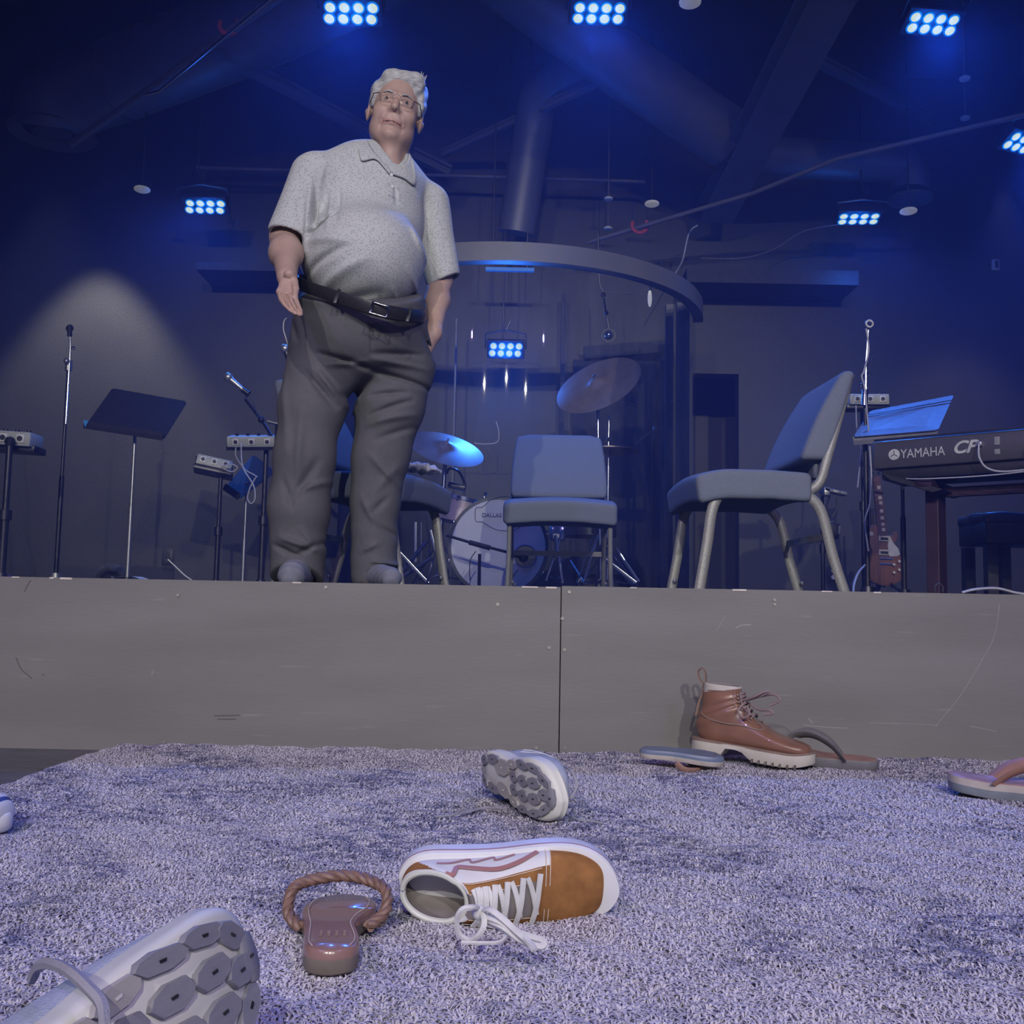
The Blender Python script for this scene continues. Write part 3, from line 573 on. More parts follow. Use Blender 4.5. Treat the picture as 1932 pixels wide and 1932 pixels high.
# ================================================================ CHAIRS
m_fab = mat('blue_grey_upholstery', (.150, .172, .215), .85, var=.10, scale=300, bump=.35, bscale=420, spec=.2)
m_under = mat('seat_underside', (.05, .045, .055), .8)
m_cframe = mat('speckled_grey_frame', (.27, .27, .24), .5, .3, var=.25, scale=240)
def superell(t, p=.5):
    c, s_ = cos(t), sin(t); return (abs(c) ** p) * (1 if c >= 0 else -1), (abs(s_) ** p) * (1 if s_ >= 0 else -1)
def cushion(name, path, parent, W, res=40, m=None):
    """path: list of (x, z, half_thickness, tx, tz) side profile; lofted across with rounded sides"""
    pass
def chair(label, M):
    """local: seat faces +x, y lateral, z up from the floor"""
    t = thing('stacking_chair', label, 'chair', group='blue upholstered chairs on the stage', M=M)
    W = .265
    # seat cushion: sdf, water-fall front
    def seat(P):
        x, y, z = P[..., 0], P[..., 1], P[..., 2]
        top = .468 - .9 * np.clip(x - .10, 0, 1) ** 1.7 - .05 * np.clip(-.05 - x, 0, 1) - .25 * y * y
        th = .108
        mid = top - th / 2; dz = np.abs(z - mid) - (th / 2 - .02)
        fx = .235 + (z - .43) * .15
        dx = np.maximum(x - fx + .02, -.195 - x + .02); dy = np.abs(y) - (W - .02) + .03 * np.clip(-x, 0, 1)
        q = np.stack([dx, dy, dz], -1); return np.linalg.norm(np.maximum(q, 0), axis=-1) + np.minimum(q.max(-1), 0) - .02
    sdf_obj('seat', seat, (-.25, -.3, .30), (.31, .3, .5), .009, m_fab, t, 2, False)
    def back(P):
        x, y, z = P[..., 0], P[..., 1], P[..., 2]
        s = (z - .48) / .36; cx = -.225 - .125 * s                      # leaning back
        th = .098 - .052 * s + .016 * np.sin(np.clip(s, 0, 1) * pi)
        cz = .665; ex = .012 * np.cos(y * 5)
        dx = np.abs(x - cx + ex - th / 2 + .02) - (th / 2 - .018); hw = W - .022 - .035 * np.clip(s - .15, 0, 1) ** 2 - .02 * np.clip(.15 - s, 0, 1)
        dy = np.abs(y) - (hw - .02); dz = np.abs(z - cz) - (.17 - .02)
        q = np.stack([dx, dy, dz], -1); a = np.linalg.norm(np.maximum(q, 0), axis=-1) + np.minimum(q.max(-1), 0) - .02
        # rolled top edge over the frame, lumbar panel below
        roll = np.maximum(rc(P, (-.368, -.155, .822), (-.368, .155, .822), .022, .022), -9)
        low = np.stack([np.abs(x + .232) - .006, np.abs(y) - .19, np.abs(z - .475) - .04], -1); lw = np.linalg.norm(np.maximum(low, 0), axis=-1) + np.minimum(low.max(-1), 0) - .006
        return np.minimum(smin(a, roll, .03), lw)
    sdf_obj('backrest', back, (-.46, -.3, .40), (-.12, .3, .87), .009, m_fab, t, 2, False)
    b = MB(); b.box((.0, 0, .372), (.38, .44, .016)); b.build('seat_pan', m_under, t, False, smooth=False)
    fl = (1.25, .75)
    for s in (-1, 1):
        y = s * .235
        b = MB(); b.tube(smoothpath([(.215, y * 1.02, .01), (.185, y, .18), (.165, y, .31), (.13, y, .365), (.06, y, .378)], 5), .0155, 10, flat=fl, up=(0, 0, 1) if False else None); b.build('leg', m_cframe, t, False)
        b = MB(); b.tube(smoothpath([(-.315, y * 1.02, .01), (-.272, y, .15), (-.235, y, .30), (-.19, y, .358), (-.12, y, .376)], 5), .0155, 10, flat=fl); b.build('leg', m_cframe, t, False)
        b = MB(); b.tube([(-.13, y, .376), (.07, y, .379)], .0165, 10, flat=fl); b.tube(smoothpath([(-.13, y, .385), (-.19, y, .385), (-.23, y, .42), (-.255, y, .50), (-.32, y * .90, .70), (-.36, y * .76, .81)], 5), .0135, 10, flat=fl); b.build('side_frame', m_cframe, t, False)
        b = MB(); b.box((0, y, .381), (.03, .042, .03), bev=.005); b.build('ganging_clip', m_screw, t, False)
        for x in (.203, -.315):
            b = MB(); b.ball((x, y - s * .02, .06), .009, 8); b.build('rubber_stud', m_screw, t, False)
    b = MB(); b.box((-.262, 0, .22), (.012, .45, .025)); b.build('stretcher', m_cframe, t, False, smooth=False)
    b = MB(); b.box((.15, 0, .365), (.02, .45, .02)); b.box((-.15, 0, .365), (.02, .45, .02)); b.build('cross_bar', m_dkmetal, t, False, smooth=False)
    return t
def place(px, Y, deg, s=1): q = PY(px, 1110, Y); return Matrix.Translation((q.x, Y, H)) @ Matrix.Rotation(radians(deg), 4, 'Z') @ Matrix.Scale(s, 4)
chair('blue chair seen from the front in the middle of the stage', place(1053, 4.85, -91.5))
chair('blue chair at right seen from its side, nearest the keyboard', place(1396, 3.72, -177, .97))
chair('blue chair half hidden behind the legs of the man', place(706, 3.98, -17, .98))
t = thing('folded_cloth', 'crumpled white cloth lying on the seat behind the man', 'cloth', PY(785, 885, 3.95))
def cl(P):
    q = PY(785, 882, 3.95); a = el(P, (q.x, q.y, q.z), (.07, .08, .014)); b_ = el(P, (q.x + .05, q.y, q.z - .012), (.05, .06, .012)); a = smin(a, b_, .01)
    return a + .004 * np.sin(P[..., 0] * 160 + P[..., 1] * 60) + .003 * np.sin(P[..., 1] * 140)
q = PY(785, 882, 3.95); sdf_obj('cloth_fold', cl, (q.x - .1, q.y - .12, q.z - .05), (q.x + .13, q.y + .12, q.z + .04), .005, mat('white_cotton', (.5, .49, .53), .9), t)
# ================================================================ LEFT GEAR
m_silver = mat('dull_silver', (.40, .40, .41), .35, .8, var=.1)
m_box = mat('grey_green_box', (.36, .37, .33), .55, var=.08)
def mic_head(mb, a, d, k=1.0):
    a = V(a); d = V(d).normalized(); mb.tube([a, a + d * .15 * k], [.011 * k, .018 * k], 12); mb.ball(a + d * .175 * k, .027 * k, 14)
def foot(parent, x, y, r=.13, nm='base'):
    b = MB(); b.lathe([(.025, .07), (.03, .05), (.035, .02), (.03, .0)], Matrix.Translation((x, y, H)), 16)
    for k in range(3):
        a = .6 + k * 2.09; b.tube([(x, y, H + .055), (x + 1.9 * r * cos(a), y + 1.9 * r * sin(a), H + .012)], .008, 6); b.ball((x + 1.9 * r * cos(a), y + 1.9 * r * sin(a), H + .013), .013, 8)
    return b.build(nm, m_dkmetal, parent)
Yg = 5.8
q = PY(105, 1092, Yg); t = thing('microphone_stand', 'tall straight black microphone stand on the left, boom folded up', 'mic stand', (q.x, Yg, H)); foot(t, q.x, Yg)
b = MB(); b.lathe([(.032, .09), (.05, .0)], Matrix.Translation((q.x, Yg, H)), 18); b.build('cone', m_silver, t)
b = MB(); zt_ = PY(135, 690, Yg).z; b.cyl((q.x, Yg, H), (q.x, Yg, (H + zt_) / 2), .014); b.cyl((q.x, Yg, H), (q.x, Yg, zt_), .010); b.build('pole', m_dkmetal, t)
b = MB(); b.cyl((q.x, Yg, zt_ - .03), (q.x, Yg, zt_ + .03), .02); b.ball((q.x, Yg - .03, zt_ + .02), .018, 10); b.build('clutch', m_silver, t)
b = MB(); b.tube([(q.x + .012, Yg - .02, zt_ - .35), (q.x + .012, Yg - .02, zt_ + .1), (q.x + .004, Yg - .02, zt_ + .19)], .006, 8); b.ball((q.x + .03, Yg - .02, zt_ + .1), .012, 8); b.build('boom_arm', m_chrome, t)
b = MB(); b.tube([(q.x + .004, Yg - .02, zt_ + .17), (q.x + .006, Yg - .03, zt_ + .23)], .014, 10); b.tube([(q.x + .006 + .02 * cos(a), Yg - .03, zt_ + .215 + .02 * sin(a)) for a in np.linspace(0, 6.28, 13)], .004, 6); b.build('mic_clip', m_dkmetal, t)
# music stand
def music_stand(label, base, Y, corners, top, m=None, lip=None):
    q = PY(base[0], base[1], Y); t = thing('music_stand', label, 'music stand', (q.x, Y, H)); foot(t, q.x, Y)
    tp = PY(top[0], top[1], Y); b = MB(); b.cyl((q.x, Y, H), (q.x, Y, (H + tp.z) / 2), .013); b.cyl((q.x, Y, H), (q.x, Y, tp.z), .009); b.build('pole', m_silver if m is None else m_dkmetal, t)
    C = [V(c) if len(c) == 3 and abs(c[1]) < 20 and c[0] < 20 else PY(*c) for c in corners]
    n = (C[1] - C[0]).cross(C[3] - C[0]).normalized(); cen = sum(C, V()) / 4; h = []
    for k in range(4):
        A, B, D = C[k], C[(k + 1) % 4], C[k - 1]; h += [A + (D - A).normalized() * .012, A + (B - A).normalized() * .012]
    b = MB(); nv = len(h); b.add([p + n * .003 for p in h] + [p - n * .003 for p in h], [tuple(range(nv)), tuple(range(2 * nv - 1, nv - 1, -1))] + [(i, (i + 1) % nv, nv + (i + 1) % nv, nv + i) for i in range(nv)])
    mm = m or mat('black_desk_metal', (.035, .035, .05), .4, .3); b.build('desk', mm, t, smooth=False)
    b = MB(); e = (C[2] + C[3]) / 2; b.tube([C[3] - n * .02, C[2] - n * .02], .022, 4, flat=(1, .12)); b.build('ledge', mm, t, smooth=False)
    b = MB(); b.tube([(q.x, Y, tp.z), cen.lerp(e, .7) + V((0, .03, -.02))], .012, 8); b.ball((q.x, Y, tp.z), .022, 10); b.build('bracket', m_dkmetal, t)
    return t, C, n
ms, C, n_ = music_stand('black music stand with tilted desk between two left poles', (240, 1092), 5.6, ((212, 733, 5.78), (353, 758, 5.68), (309, 829, 5.46), (160, 806, 5.56)), (256, 800))
b = MB(); b.prism([(0, 0), (.032, .0), (.014, -.04)], Matrix.Translation(PY(157, 793, 5.53)) @ Matrix.Rotation(pi / 2, 4, 'X'), .003); tag(b.build('guitar_pick', mat('blue_plastic', (.03, .25, .6), .35), smooth=False), 'bright blue triangular pick at the corner of the left music stand desk', 'pick')
# personal mixers
def mixer(label, M, w=.2, parent=None, name='personal_mixer', pole=None):
    t = thing(name, label, 'mixer', M=M); ORG[t.name] = V((0, 0, 0))
    b = MB(); b.box((0, 0, 0), (w, .12, .06), bev=.006); b.build('case', m_box, t, False)
    b = MB(); b.box((0, .02, -.035), (w + .02, .11, .03), bev=.004); b.build('mount_plate', m_dkmetal, t, False)
    for x in (-.32, .0, .32):
        b = MB(); b.box((x * w, -.061, 0), (.034, .01, .036), bev=.003); b.build('jack', m_white, t, False); b = MB(); b.cyl((x * w, -.064, 0), (x * w, -.07, 0), .011, n=12); b.build('socket', m_black, t, False)
    for k in range(4):
        b = MB(); b.cyl(((k - 1.5) * w * .22, 0, .03), ((k - 1.5) * w * .22, 0, .045), .009, n=12); b.build('knob', m_dkmetal, t, False)
    return t
def pole_stand(label, x, Y, zt, r=.012, nm='mixer_stand', cat='stand', taper=True):
    t = thing(nm, label, cat, (x, Y, H)); foot(t, x, Y); b = MB(); b.cyl((x, Y, H), (x, Y, (H + zt) / 2), r * 1.3); b.cyl((x, Y, H), (x, Y, zt), r); b.build('pole', m_dkmetal, t)
    b = MB(); b.cyl((x, Y, (H + zt) / 2 - .03), (x, Y, (H + zt) / 2 + .02), r * 2); b.build('collar', m_dkmetal, t); b = MB(); b.ball((x, Y, zt + .005), r * 1.8, 8); b.build('top_joint', m_dkmetal, t); return t
q = PY(20, 830, 5.2); mixer('grey mixer box on a stand at the left edge', Matrix.Translation(q) @ Matrix.Rotation(radians(3), 4, 'Y') @ Matrix.Scale(1.25, 4), .22)
pole_stand('dark stand pole under the mixer box at left edge', PY(2, 1085, 5.1).x + .0, 5.1, q.z - .03, .016)
q = PY(405, 878, 5.8); mixer('small mixer with blue cable tail on a thin stand left of the man', Matrix.Translation(q) @ Euler((radians(-12), radians(10), radians(12))).to_matrix().to_4x4(), .2)
pole_stand('thin dark stand carrying the small mixer left of the man', PY(403, 1090, 5.8).x, 5.85, q.z - .02)
b = MB(); b.box(PY(390, 878, 5.9), (.13, .02, .10), Euler((.2, 0, .3)).to_matrix()); tag(b.build('cable_bag', mat('black_cloth', (.025, .025, .03), .9), smooth=False), 'small dark pouch hanging on the thin mixer stand', 'pouch')
cable('blue-white cable tail looping off the small mixer', ((418, 880, 5.7), (436, 876, 5.7), (448, 882, 5.7), (438, 890, 5.7), (422, 885, 5.7)), .004, m_cable)
q = PY(478, 832, 5.6); t = mixer('long mixer with a row of knobs on a tall stand behind the man', Matrix.Translation(q) @ Euler((radians(14), radians(-2), radians(4))).to_matrix().to_4x4(), .27)
pole_stand('tall dark stand under the long mixer close to the man', PY(488, 1092, 5.6).x, 5.65, q.z - .03, .014)
cable('cable loops hanging under the long mixer', ((447, 835, 5.55), (445, 860, 5.55), (462, 885, 5.5), (478, 895, 5.5), (486, 900, 5.5)), .0035, m_cable)
cable('hanging loop of grey cable beside the tilted desk', ((455, 835, 5.5), (458, 880, 5.45), (478, 915, 5.45), (481, 940, 5.45), (474, 950, 5.45), (467, 940, 5.45), (472, 920, 5.45), (483, 900, 5.45)), .004, m_cable)
ms2, C, n_ = music_stand('dark tilted desk on a low stand, left of the mans knee', (458, 1092), 6.2, ((478, 858, 6.35), (520, 890, 6.3), (452, 942, 6.1), (423, 922, 6.15)), (465, 915))
t = thing('boom_microphone', 'silver vocal microphone on a boom pointing left near the man', 'microphone', PY(470, 745, 5.4)); b = MB(); a = PY(463, 739, 5.4); b.ball(PY(431, 712, 5.4), .027, 14); b.build('grille', m_silver, t)
b = MB(); b.tube([PY(437, 717, 5.4), PY(462, 738, 5.4)], [.019, .012], 12); b.build('handle', m_silver, t); b = MB(); b.tube([PY(458, 735, 5.4), PY(470, 743, 5.4)], .017, 10); b.tube([PY(466, 748, 5.4), PY(452, 730, 5.42)], .006, 6); b.build('clip', m_dkmetal, t)
b = MB(); b.tube([PY(462, 752, 5.42), PY(495, 795, 5.5), PY(520, 835, 5.6)], .009, 8); b.ball(PY(493, 792, 5.5), .02, 10); b.build('boom_arm', m_dkmetal, t)
cable('', ((470, 743, 5.4), (477, 755, 5.4), (483, 775, 5.42), (488, 790, 5.44)), .003, m_bcable, parent=t, name='mic_cable')
t = thing('microphone', 'ball grille of a microphone just left of the mans hip', 'microphone', PY(537, 660, 5.2)); b = MB(); b.ball(PY(538, 658, 5.2), .026, 14); b.build('grille', m_silver, t); b = MB(); b.tube([PY(540, 662, 5.2), PY(550, 700, 5.2)], [.016, .011], 10); b.build('handle', m_dkmetal, t); b = MB(); b.cyl(PY(549, 698, 5.2), V((PY(553, 698, 5.2).x, 5.2, H)), .009, n=8); b.build('stand_pole', m_dkmetal, t)
t = thing('tablet_holder', 'small tablet holder edge beside the mans knee', 'holder', PY(520, 800, 5.5)); b = MB(); b.box(PY(518, 799, 5.5), (.08, .05, .008), Euler((0, .2, .2)).to_matrix()); b.build('plate', m_dkmetal, t, smooth=False); b = MB(); b.cyl(PY(522, 802, 5.5), PY(520, 835, 5.55), .008, n=8); b.build('arm', m_dkmetal, t)
# bag with papers on the stage floor
q = PY(205, 1080, 5.9); t = thing('black_bag', 'open black bag on the stage floor behind the left music stand', 'bag', (q.x, 5.9, H))
def bag(P): return smax(el(P, (q.x, 5.95, H + .05), (.10, .11, .11)), -el(P, (q.x + .03, 5.86, H + .06), (.06, .08, .05)), .02) + .006 * np.sin(P[..., 0] * 90) * np.sin(P[..., 2] * 70 + 1)
sdf_obj('bag_body', bag, (q.x - .13, 5.8, H), (q.x + .13, 6.1, H + .16), .009, mat('black_cloth', (.025, .025, .03), .9), t)
q = PY(245, 1080, 5.8); t = thing('paper_stack', 'pale papers slumping beside the black bag', 'papers', (q.x, 5.8, H))
for k in range(3):
    vs = []; 
    for i in range(9):
        for j in range(2): u = i / 8; vs.append((q.x - .10 + .24 * u, 5.78 + .16 * j, H + .085 - .06 * u - .02 * sin(u * 5 + k) + k * .008 - .01))
    b = MB(); b.add(vs, [(2 * i, 2 * i + 2, 2 * i + 3, 2 * i + 1) for i in range(8)]); b.build('sheet', mat('paper', (.5, .5, .53), .8), t)
t = tag(cable('', ((3, 1065, 5.3), (-10, 1070, 5.3), (3, 1079, 5.3)), .009, m_silver), 'silver clamp end at the left edge above the stage', 'clamp')
cable('thin dark cable hanging on the left wall under the mixer', ((36, 840, 7.4), (40, 900, 7.4), (45, 960, 7.4), (44, 1010, 7.4), (55, 1060, 7.4), (56, 1088, 7.4)), .004)
# ================================================================ RIGHT GEAR
q = PY(1637, 1112, 5.0); t = thing('microphone_stand', 'tall microphone stand with coiled cable right of the side-on chair', 'mic stand', (q.x, 5.0, H)); foot(t, q.x, 5.0)
zt_ = PY(1637, 760, 5).z; b = MB(); b.cyl((q.x, 5, H), (q.x, 5, H + .75), .013); b.cyl((q.x, 5, H), (q.x, 5, zt_ + .06), .009); b.lathe([(.03, .08), (.045, 0)], Matrix.Translation((q.x, 5, H)), 16); b.build('pole', m_dkmetal, t)
b = MB(); b.tube([PY(1634, 765, 4.97), PY(1634, 690, 4.97), PY(1639, 615, 4.97)], .008, 8); b.cyl(PY(1631, 765, 4.97), PY(1632, 735, 4.97), .016); b.ball(PY(1625, 728, 4.97), .014, 8); b.ball(PY(1645, 678, 4.95), .01, 8); b.ball(PY(1641, 707, 4.95), .01, 8); b.build('boom_arm', mat('bluish_chrome', (.5, .5, .55), .25, 1), t)  # chrome with a slightly bluish base colour
b = MB(); qq = PY(1640, 611, 4.95); b.tube([qq + V((.017 * cos(a), 0, .017 * sin(a))) for a in np.linspace(0, 6.28, 15)], .007, 6); b.build('mic_clip', m_silver, t)
cable('', ((1634, 620, 4.95), (1639, 660, 4.95), (1630, 700, 4.95), (1626, 710, 4.95), (1632, 735, 4.94), (1636, 780, 4.94), (1640, 830, 4.94), (1644, 900, 4.94), (1641, 950, 4.94), (1632, 985, 4.94), (1639, 1040, 4.94)), .004, m_cable, parent=t, name='mic_cable')
q = PY(1634, 757, 5.3); mixer('grey mixer box behind the right microphone stand', Matrix.Translation(q) @ Matrix.Rotation(radians(-1), 4, 'Y') @ Matrix.Scale(.95, 4), .22)
cable('cables hanging from the mixer box behind the right chair back', ((1615, 765, 5.2), (1617, 810, 5.2), (1625, 845, 5.2), (1622, 880, 5.2), (1618, 920, 5.2)), .004, m_cable)
pole_stand('thin dark pole under the right mixer box', PY(1631, 1110, 5.5).x, 5.5, q.z, .01)
# keyboard
m_key = mat('keyboard_case', (.085, .078, .085), .42, .2, var=.06)
KA, KB = PY(1652, 860, 4.4), PY(1990, 817, 3.95)      # back panel centre line, left and right ends
dx_ = (KB - KA); dx_.z = 0; xk = dx_.normalized(); yk = V((-xk.y, xk.x, 0)); zk = V((0, 0, 1)); KM = Matrix.Translation((KA.x, KA.y, KA.z)) @ Matrix((xk, yk, zk)).transposed().to_4x4()
kb = thing('stage_piano', 'dark stage piano with pale brand lettering at the right edge', 'keyboard', M=KM)
b = MB(); b.box((.62, .17, 0), (1.27, .36, .125), bev=.014); b.build('case', m_key, kb, False)
b = MB(); b.box((.62, .15, -.085), (1.2, .28, .05), bev=.01); b.build('lower_case', m_black, kb, False)
b = MB(); b.box((.62, -.012, .066), (1.24, .02, .006)); b.build('top_edge', m_dkmetal, kb, False, smooth=False)
m_logo = mat('pale_logo', (.50, .50, .47), .5)
TF = Matrix.Translation((.112, -.0125, -.022)) @ Matrix.Rotation(pi / 2, 4, 'X')
text('lettering', 'YAMAHA', TF, .056, m_logo, kb, .001, world=False, bold=0, xs=.80)
text('lettering', 'CP', Matrix.Translation((.325, -.0125, -.018)) @ Matrix.Rotation(pi / 2, 4, 'X'), .072, m_logo, kb, .001, .35, 1.05, world=False, bold=.002)
b = MB(); b.lathe([(.0005, 0), (.024, 0), (.024, -.003)], Matrix.Translation((.085, -.0115, -.003)) @ Matrix.Rotation(pi / 2, 4, 'X') @ Matrix.Diagonal((1, 1, -1, 1)), 28); em = b.build('emblem', m_logo, kb, False)
b = MB()
for k in range(3):
    a = pi / 2 + k * 2.094; b.tube([(.085, -.0152, -.003), (.085 + .017 * cos(a), -.0152, -.003 + .017 * sin(a))], .0016, 4)
b.build('emblem_mark', m_key, em, False)
for k in range(6):
    b = MB(); b.cyl((.62 + k * .03 + (.04 if k > 3 else 0), -.008, -.005), (.62 + k * .03 + (.04 if k > 3 else 0), -.016, -.005), .008, n=10); b.build('jack', m_silver, kb, False)
b = MB(); b.box((.50, -.012, .02), (.022, .004, .035), bev=.002); b.box((.50, -.012, -.025), (.022, .004, .022), bev=.002); b.build('sticker', mat('grey_sticker', (.25, .25, .25), .6), kb, False)
b = MB(); b.box((.435, -.014, .012), (.02, .03, .02), bev=.003); b.build('plug', m_silver, kb, False)
b = MB(); b.tube(smoothpath([(.435, -.03, .01), (.44, -.045, -.05), (.47, -.03, -.095), (.55, -.02, -.11), (.75, -.02, -.095), (.9, -.02, -.08)], 6), .004, 6); b.tube(smoothpath([(.13, -.0, -.11), (.2, -.02, -.118), (.4, -.02, -.122), (.6, -.02, -.115), (.85, -.02, -.09)], 6), .003, 6); b.tube(smoothpath([(.615, -.016, -.005), (.61, -.025, -.03), (.608, -.03, -.08), (.61, -.03, -.2), (.615, -.03, -.4), (.63, -.03, -.6)], 6), .0025, 6); b.build('cord', m_cable, kb, False)
# keyboard stand
b = MB(); 
for xx in (.20, 1.05):
    b.box((xx, .17, -.135), (.07, .34, .03)); b.box((xx, .17, (-.15 - (KA.z - H)) / 2), (.055, .11, (KA.z - H) - .15), bev=.004)
    b.box((xx, .17, -(KA.z - H) + .015), (.06, .42, .03))
b.box((.62, .17, -.16), (.9, .05, .04)); ksd = thing('keyboard_stand', 'heavy dark plum stand under the stage piano', 'keyboard stand', M=KM); b.build('stand_frame', mat('plum_black_metal', (.055, .03, .045), .4, .3), ksd, False, smooth=False)
b = MB(); b.add([(.02, 0, -.075), (.28, 0, -.165), (.28, .3, -.165), (.02, .3, -.075), (.06, 0, -.11), (.24, 0, -.175), (.24, .3, -.175), (.06, .3, -.11)], [(0, 1, 2, 3), (4, 7, 6, 5), (0, 4, 5, 1), (2, 6, 7, 3), (0, 3, 7, 4), (1, 5, 6, 2)]); b.build('bracket_arm', m_black, ksd, False, smooth=False)
# blue lit music desk behind keyboard, item on top
ms3, C, n_ = music_stand('blue-lit music stand desk leaning behind the stage piano', (1706, 1112), 5.0, ((1800, 746, 5.12), (1642, 776, 5.12), (1610, 825, 4.9), (1770, 812, 4.9)), (1707, 815), mat('grey_desk_metal', (.13, .13, .15), .42, .3))
b = MB()
for k in (.16, .24): b.tube([C[0].lerp(C[3], k) - n_ * .004 * (1 if n_.y > 0 else -1), C[1].lerp(C[2], k) - n_ * .004 * (1 if n_.y > 0 else -1)], .002, 4)
b.build('desk_groove', m_dkmetal, ms3, smooth=False)
t = thing('headphones', 'black and clear headphones lying on top of the stage piano', 'headphones', M=KM @ Matrix.Translation((.66, .05, .075)) @ Matrix.Scale(.72, 4)); b = MB(); b.tube(smoothpath([(-.06, 0, .0), (-.03, 0, .045), (.05, 0, .07), (.14, 0, .06)], 6), .012, 8, flat=(1, .5)); b.build('headband', m_black, t, False)
for xx in (-.04, .1):
    b = MB(); b.ball((xx, .0, .025), (.055, .04, .028), 14); b.build('ear_cup', mat('smoky_plastic', (.12, .10, .13), .2), t, False)
# guitar on a stand
YG = 6.6; GB = PY(1668, 1056, YG)
gt = thing('electric_guitar', 'brown single-cut electric guitar with white pickguard standing at the right', 'guitar', PY(1668, 1100, YG)); GS = YG / F
m_gtr = mat('mahogany_finish', (.20, .095, .055), .3, var=.25, scale=18, stretch=(1, 1, .2), coat=.6); m_cream = mat('cream_plastic', (.55, .50, .46), .4)
body = [(1640, 993), (1652, 990), (1662, 1004), (1672, 1010), (1681, 1011), (1686, 1004), (1692, 1005), (1691, 1016), (1686, 1026), (1689, 1040), (1699, 1052), (1706, 1070), (1704, 1088), (1692, 1099), (1672, 1105), (1654, 1102), (1640, 1094), (1636, 1078), (1640, 1058), (1643, 1042), (1638, 1024), (1636, 1006)]
bp = smoothpath([PY(x, y, YG) for x, y in body + body[:1]], 4)[:-1]
def slab(name, pts, y0, y1, m, parent, bev=0):
    n = len(pts); c = sum(pts, V()) / n; rows = [(y0 + bev, .965 if bev else 1)] if not bev else [(y0, .955), (y0 + bev, 1)]
    rows = ([(y0, .95), (y0 + bev, 1)] if bev else [(y0, 1)]) + [(y1, 1)]; vs = []
    for y, k in rows: vs += [V((c.x + (p.x - c.x) * k, p.y + y, c.z + (p.z - c.z) * k)) for p in pts]
    k = len(rows); fs = [(i * n + j, i * n + (j + 1) % n, (i + 1) * n + (j + 1) % n, (i + 1) * n + j) for i in range(k - 1) for j in range(n)] + [tuple(reversed(range(n))), tuple((k - 1) * n + j for j in range(n))]
    b = MB(); b.add(vs, fs); return b.build(name, m, parent)
gb = slab('guitar_body', bp, -.02, .03, m_gtr, gt, .008)
slab('binding', bp, -.010, -.006, m_cream, gb)
slab('pickguard', [PY(x, y, YG) for x, y in ((1675, 1010), (1682, 1024), (1692, 1036), (1695, 1046), (1690, 1050), (1675, 1050), (1672, 1030))], -.028, -.024, mat('white_pickguard', (.6, .58, .58), .35), gb)
for y in (1016, 1042):
    slab('pickup', [PY(x, yy, YG) for x, yy in ((1655, y - 5), (1675, y - 4), (1675, y + 6), (1655, y + 5))], -.032, -.02, m_cream, gb); slab('pickup_coil', [PY(x, yy, YG) for x, yy in ((1658, y - 2), (1672, y - 1), (1672, y + 4), (1658, y + 3))], -.036, -.03, m_black, gb)
for y in (1054, 1064): slab('bridge', [PY(x, yy, YG) for x, yy in ((1657, y - 2), (1681, y - 1), (1681, y + 2), (1657, y + 1))], -.036, -.022, m_chrome, gb)
for x, y in ((1687, 1065), (1697, 1059), (1687, 1080), (1697, 1075)): b = MB(); b.cyl(PY(x, y, YG - .02), PY(x, y, YG - .045), .009, n=12); b.build('knob', m_cream, gb)
b = MB(); b.cyl(PY(1644, 1007, YG - .02), PY(1644, 1007, YG - .03), .014, n=14); b.build('switch_plate', m_cream, gb)
nk = slab('neck', [PY(x, y, YG) for x, y in ((1645, 900), (1657, 899), (1671, 1010), (1655, 1012))], -.03, .0, m_gtr, gt)
slab('fretboard', [PY(x, y, YG) for x, y in ((1647, 900), (1656, 899), (1669, 1010), (1657, 1012))], -.036, -.03, mat('rosewood', (.13, .05, .05), .5), nk)
b = MB()
for k in range(18):
    t_ = 1 - .945 ** (k * 1.25); a = PY(1647, 900, YG - .037).lerp(PY(1657, 1012, YG - .037), t_ * 1.4 if t_ * 1.4 < 1 else 1); c = PY(1656, 899, YG - .037).lerp(PY(1669, 1010, YG - .037), min(1, t_ * 1.4)); b.tube([a, c], .0014, 4)
b.build('frets', m_chrome, nk)
for k, y in enumerate((921, 940, 950, 965, 978, 990, 1000)): slab('inlay', [PY(x + (y - 900) * .11, yy, YG) for x, yy in ((1649, y - 3), (1655, y - 3), (1655, y + 3), (1649, y + 3))], -.0385, -.036, m_cream, nk)
slab('headstock', [PY(x, y, YG) for x, y in ((1642, 900), (1640, 880), (1647, 876), (1655, 877), (1661, 881), (1658, 899))], -.02, .0, m_black, gt)
for x, y in ((1642, 880), (1643, 887), (1646, 893), (1658, 880), (1660, 887), (1657, 893)): b = MB(); b.ball(PY(x, y, YG - .02), .010, 8); b.build('tuning_peg', m_chrome, gt)
t = thing('guitar_stand', 'small black stand holding the brown guitar', 'guitar stand', (GB.x, YG + .05, H)); b = MB()
b.tube([PY(1668, 1108, YG + .06), PY(1656, 925, YG + .06)], .008, 8); b.tube([PY(1650, 927, YG + .06), PY(1650, 925, YG - .05)], .006, 6); b.tube([PY(1650, 927, YG - .05), PY(1667, 930, YG - .05)], .006, 6)
for s in (-1, 1): b.tube([PY(1668 + s * 14, 1108, YG + .05), PY(1668 + s * 14, 1108, YG - .06), PY(1668 + s * 14, 1100, YG - .07)], .007, 6); b.tube([PY(1668, 1095, YG + .06), V((GB.x + s * .2, YG - .1, H + .01))], .009, 6)
b.tube([PY(1668, 1095, YG + .06), V((GB.x, YG + .3, H + .01))], .009, 6); b.build('tube_frame', m_dkmetal, t)
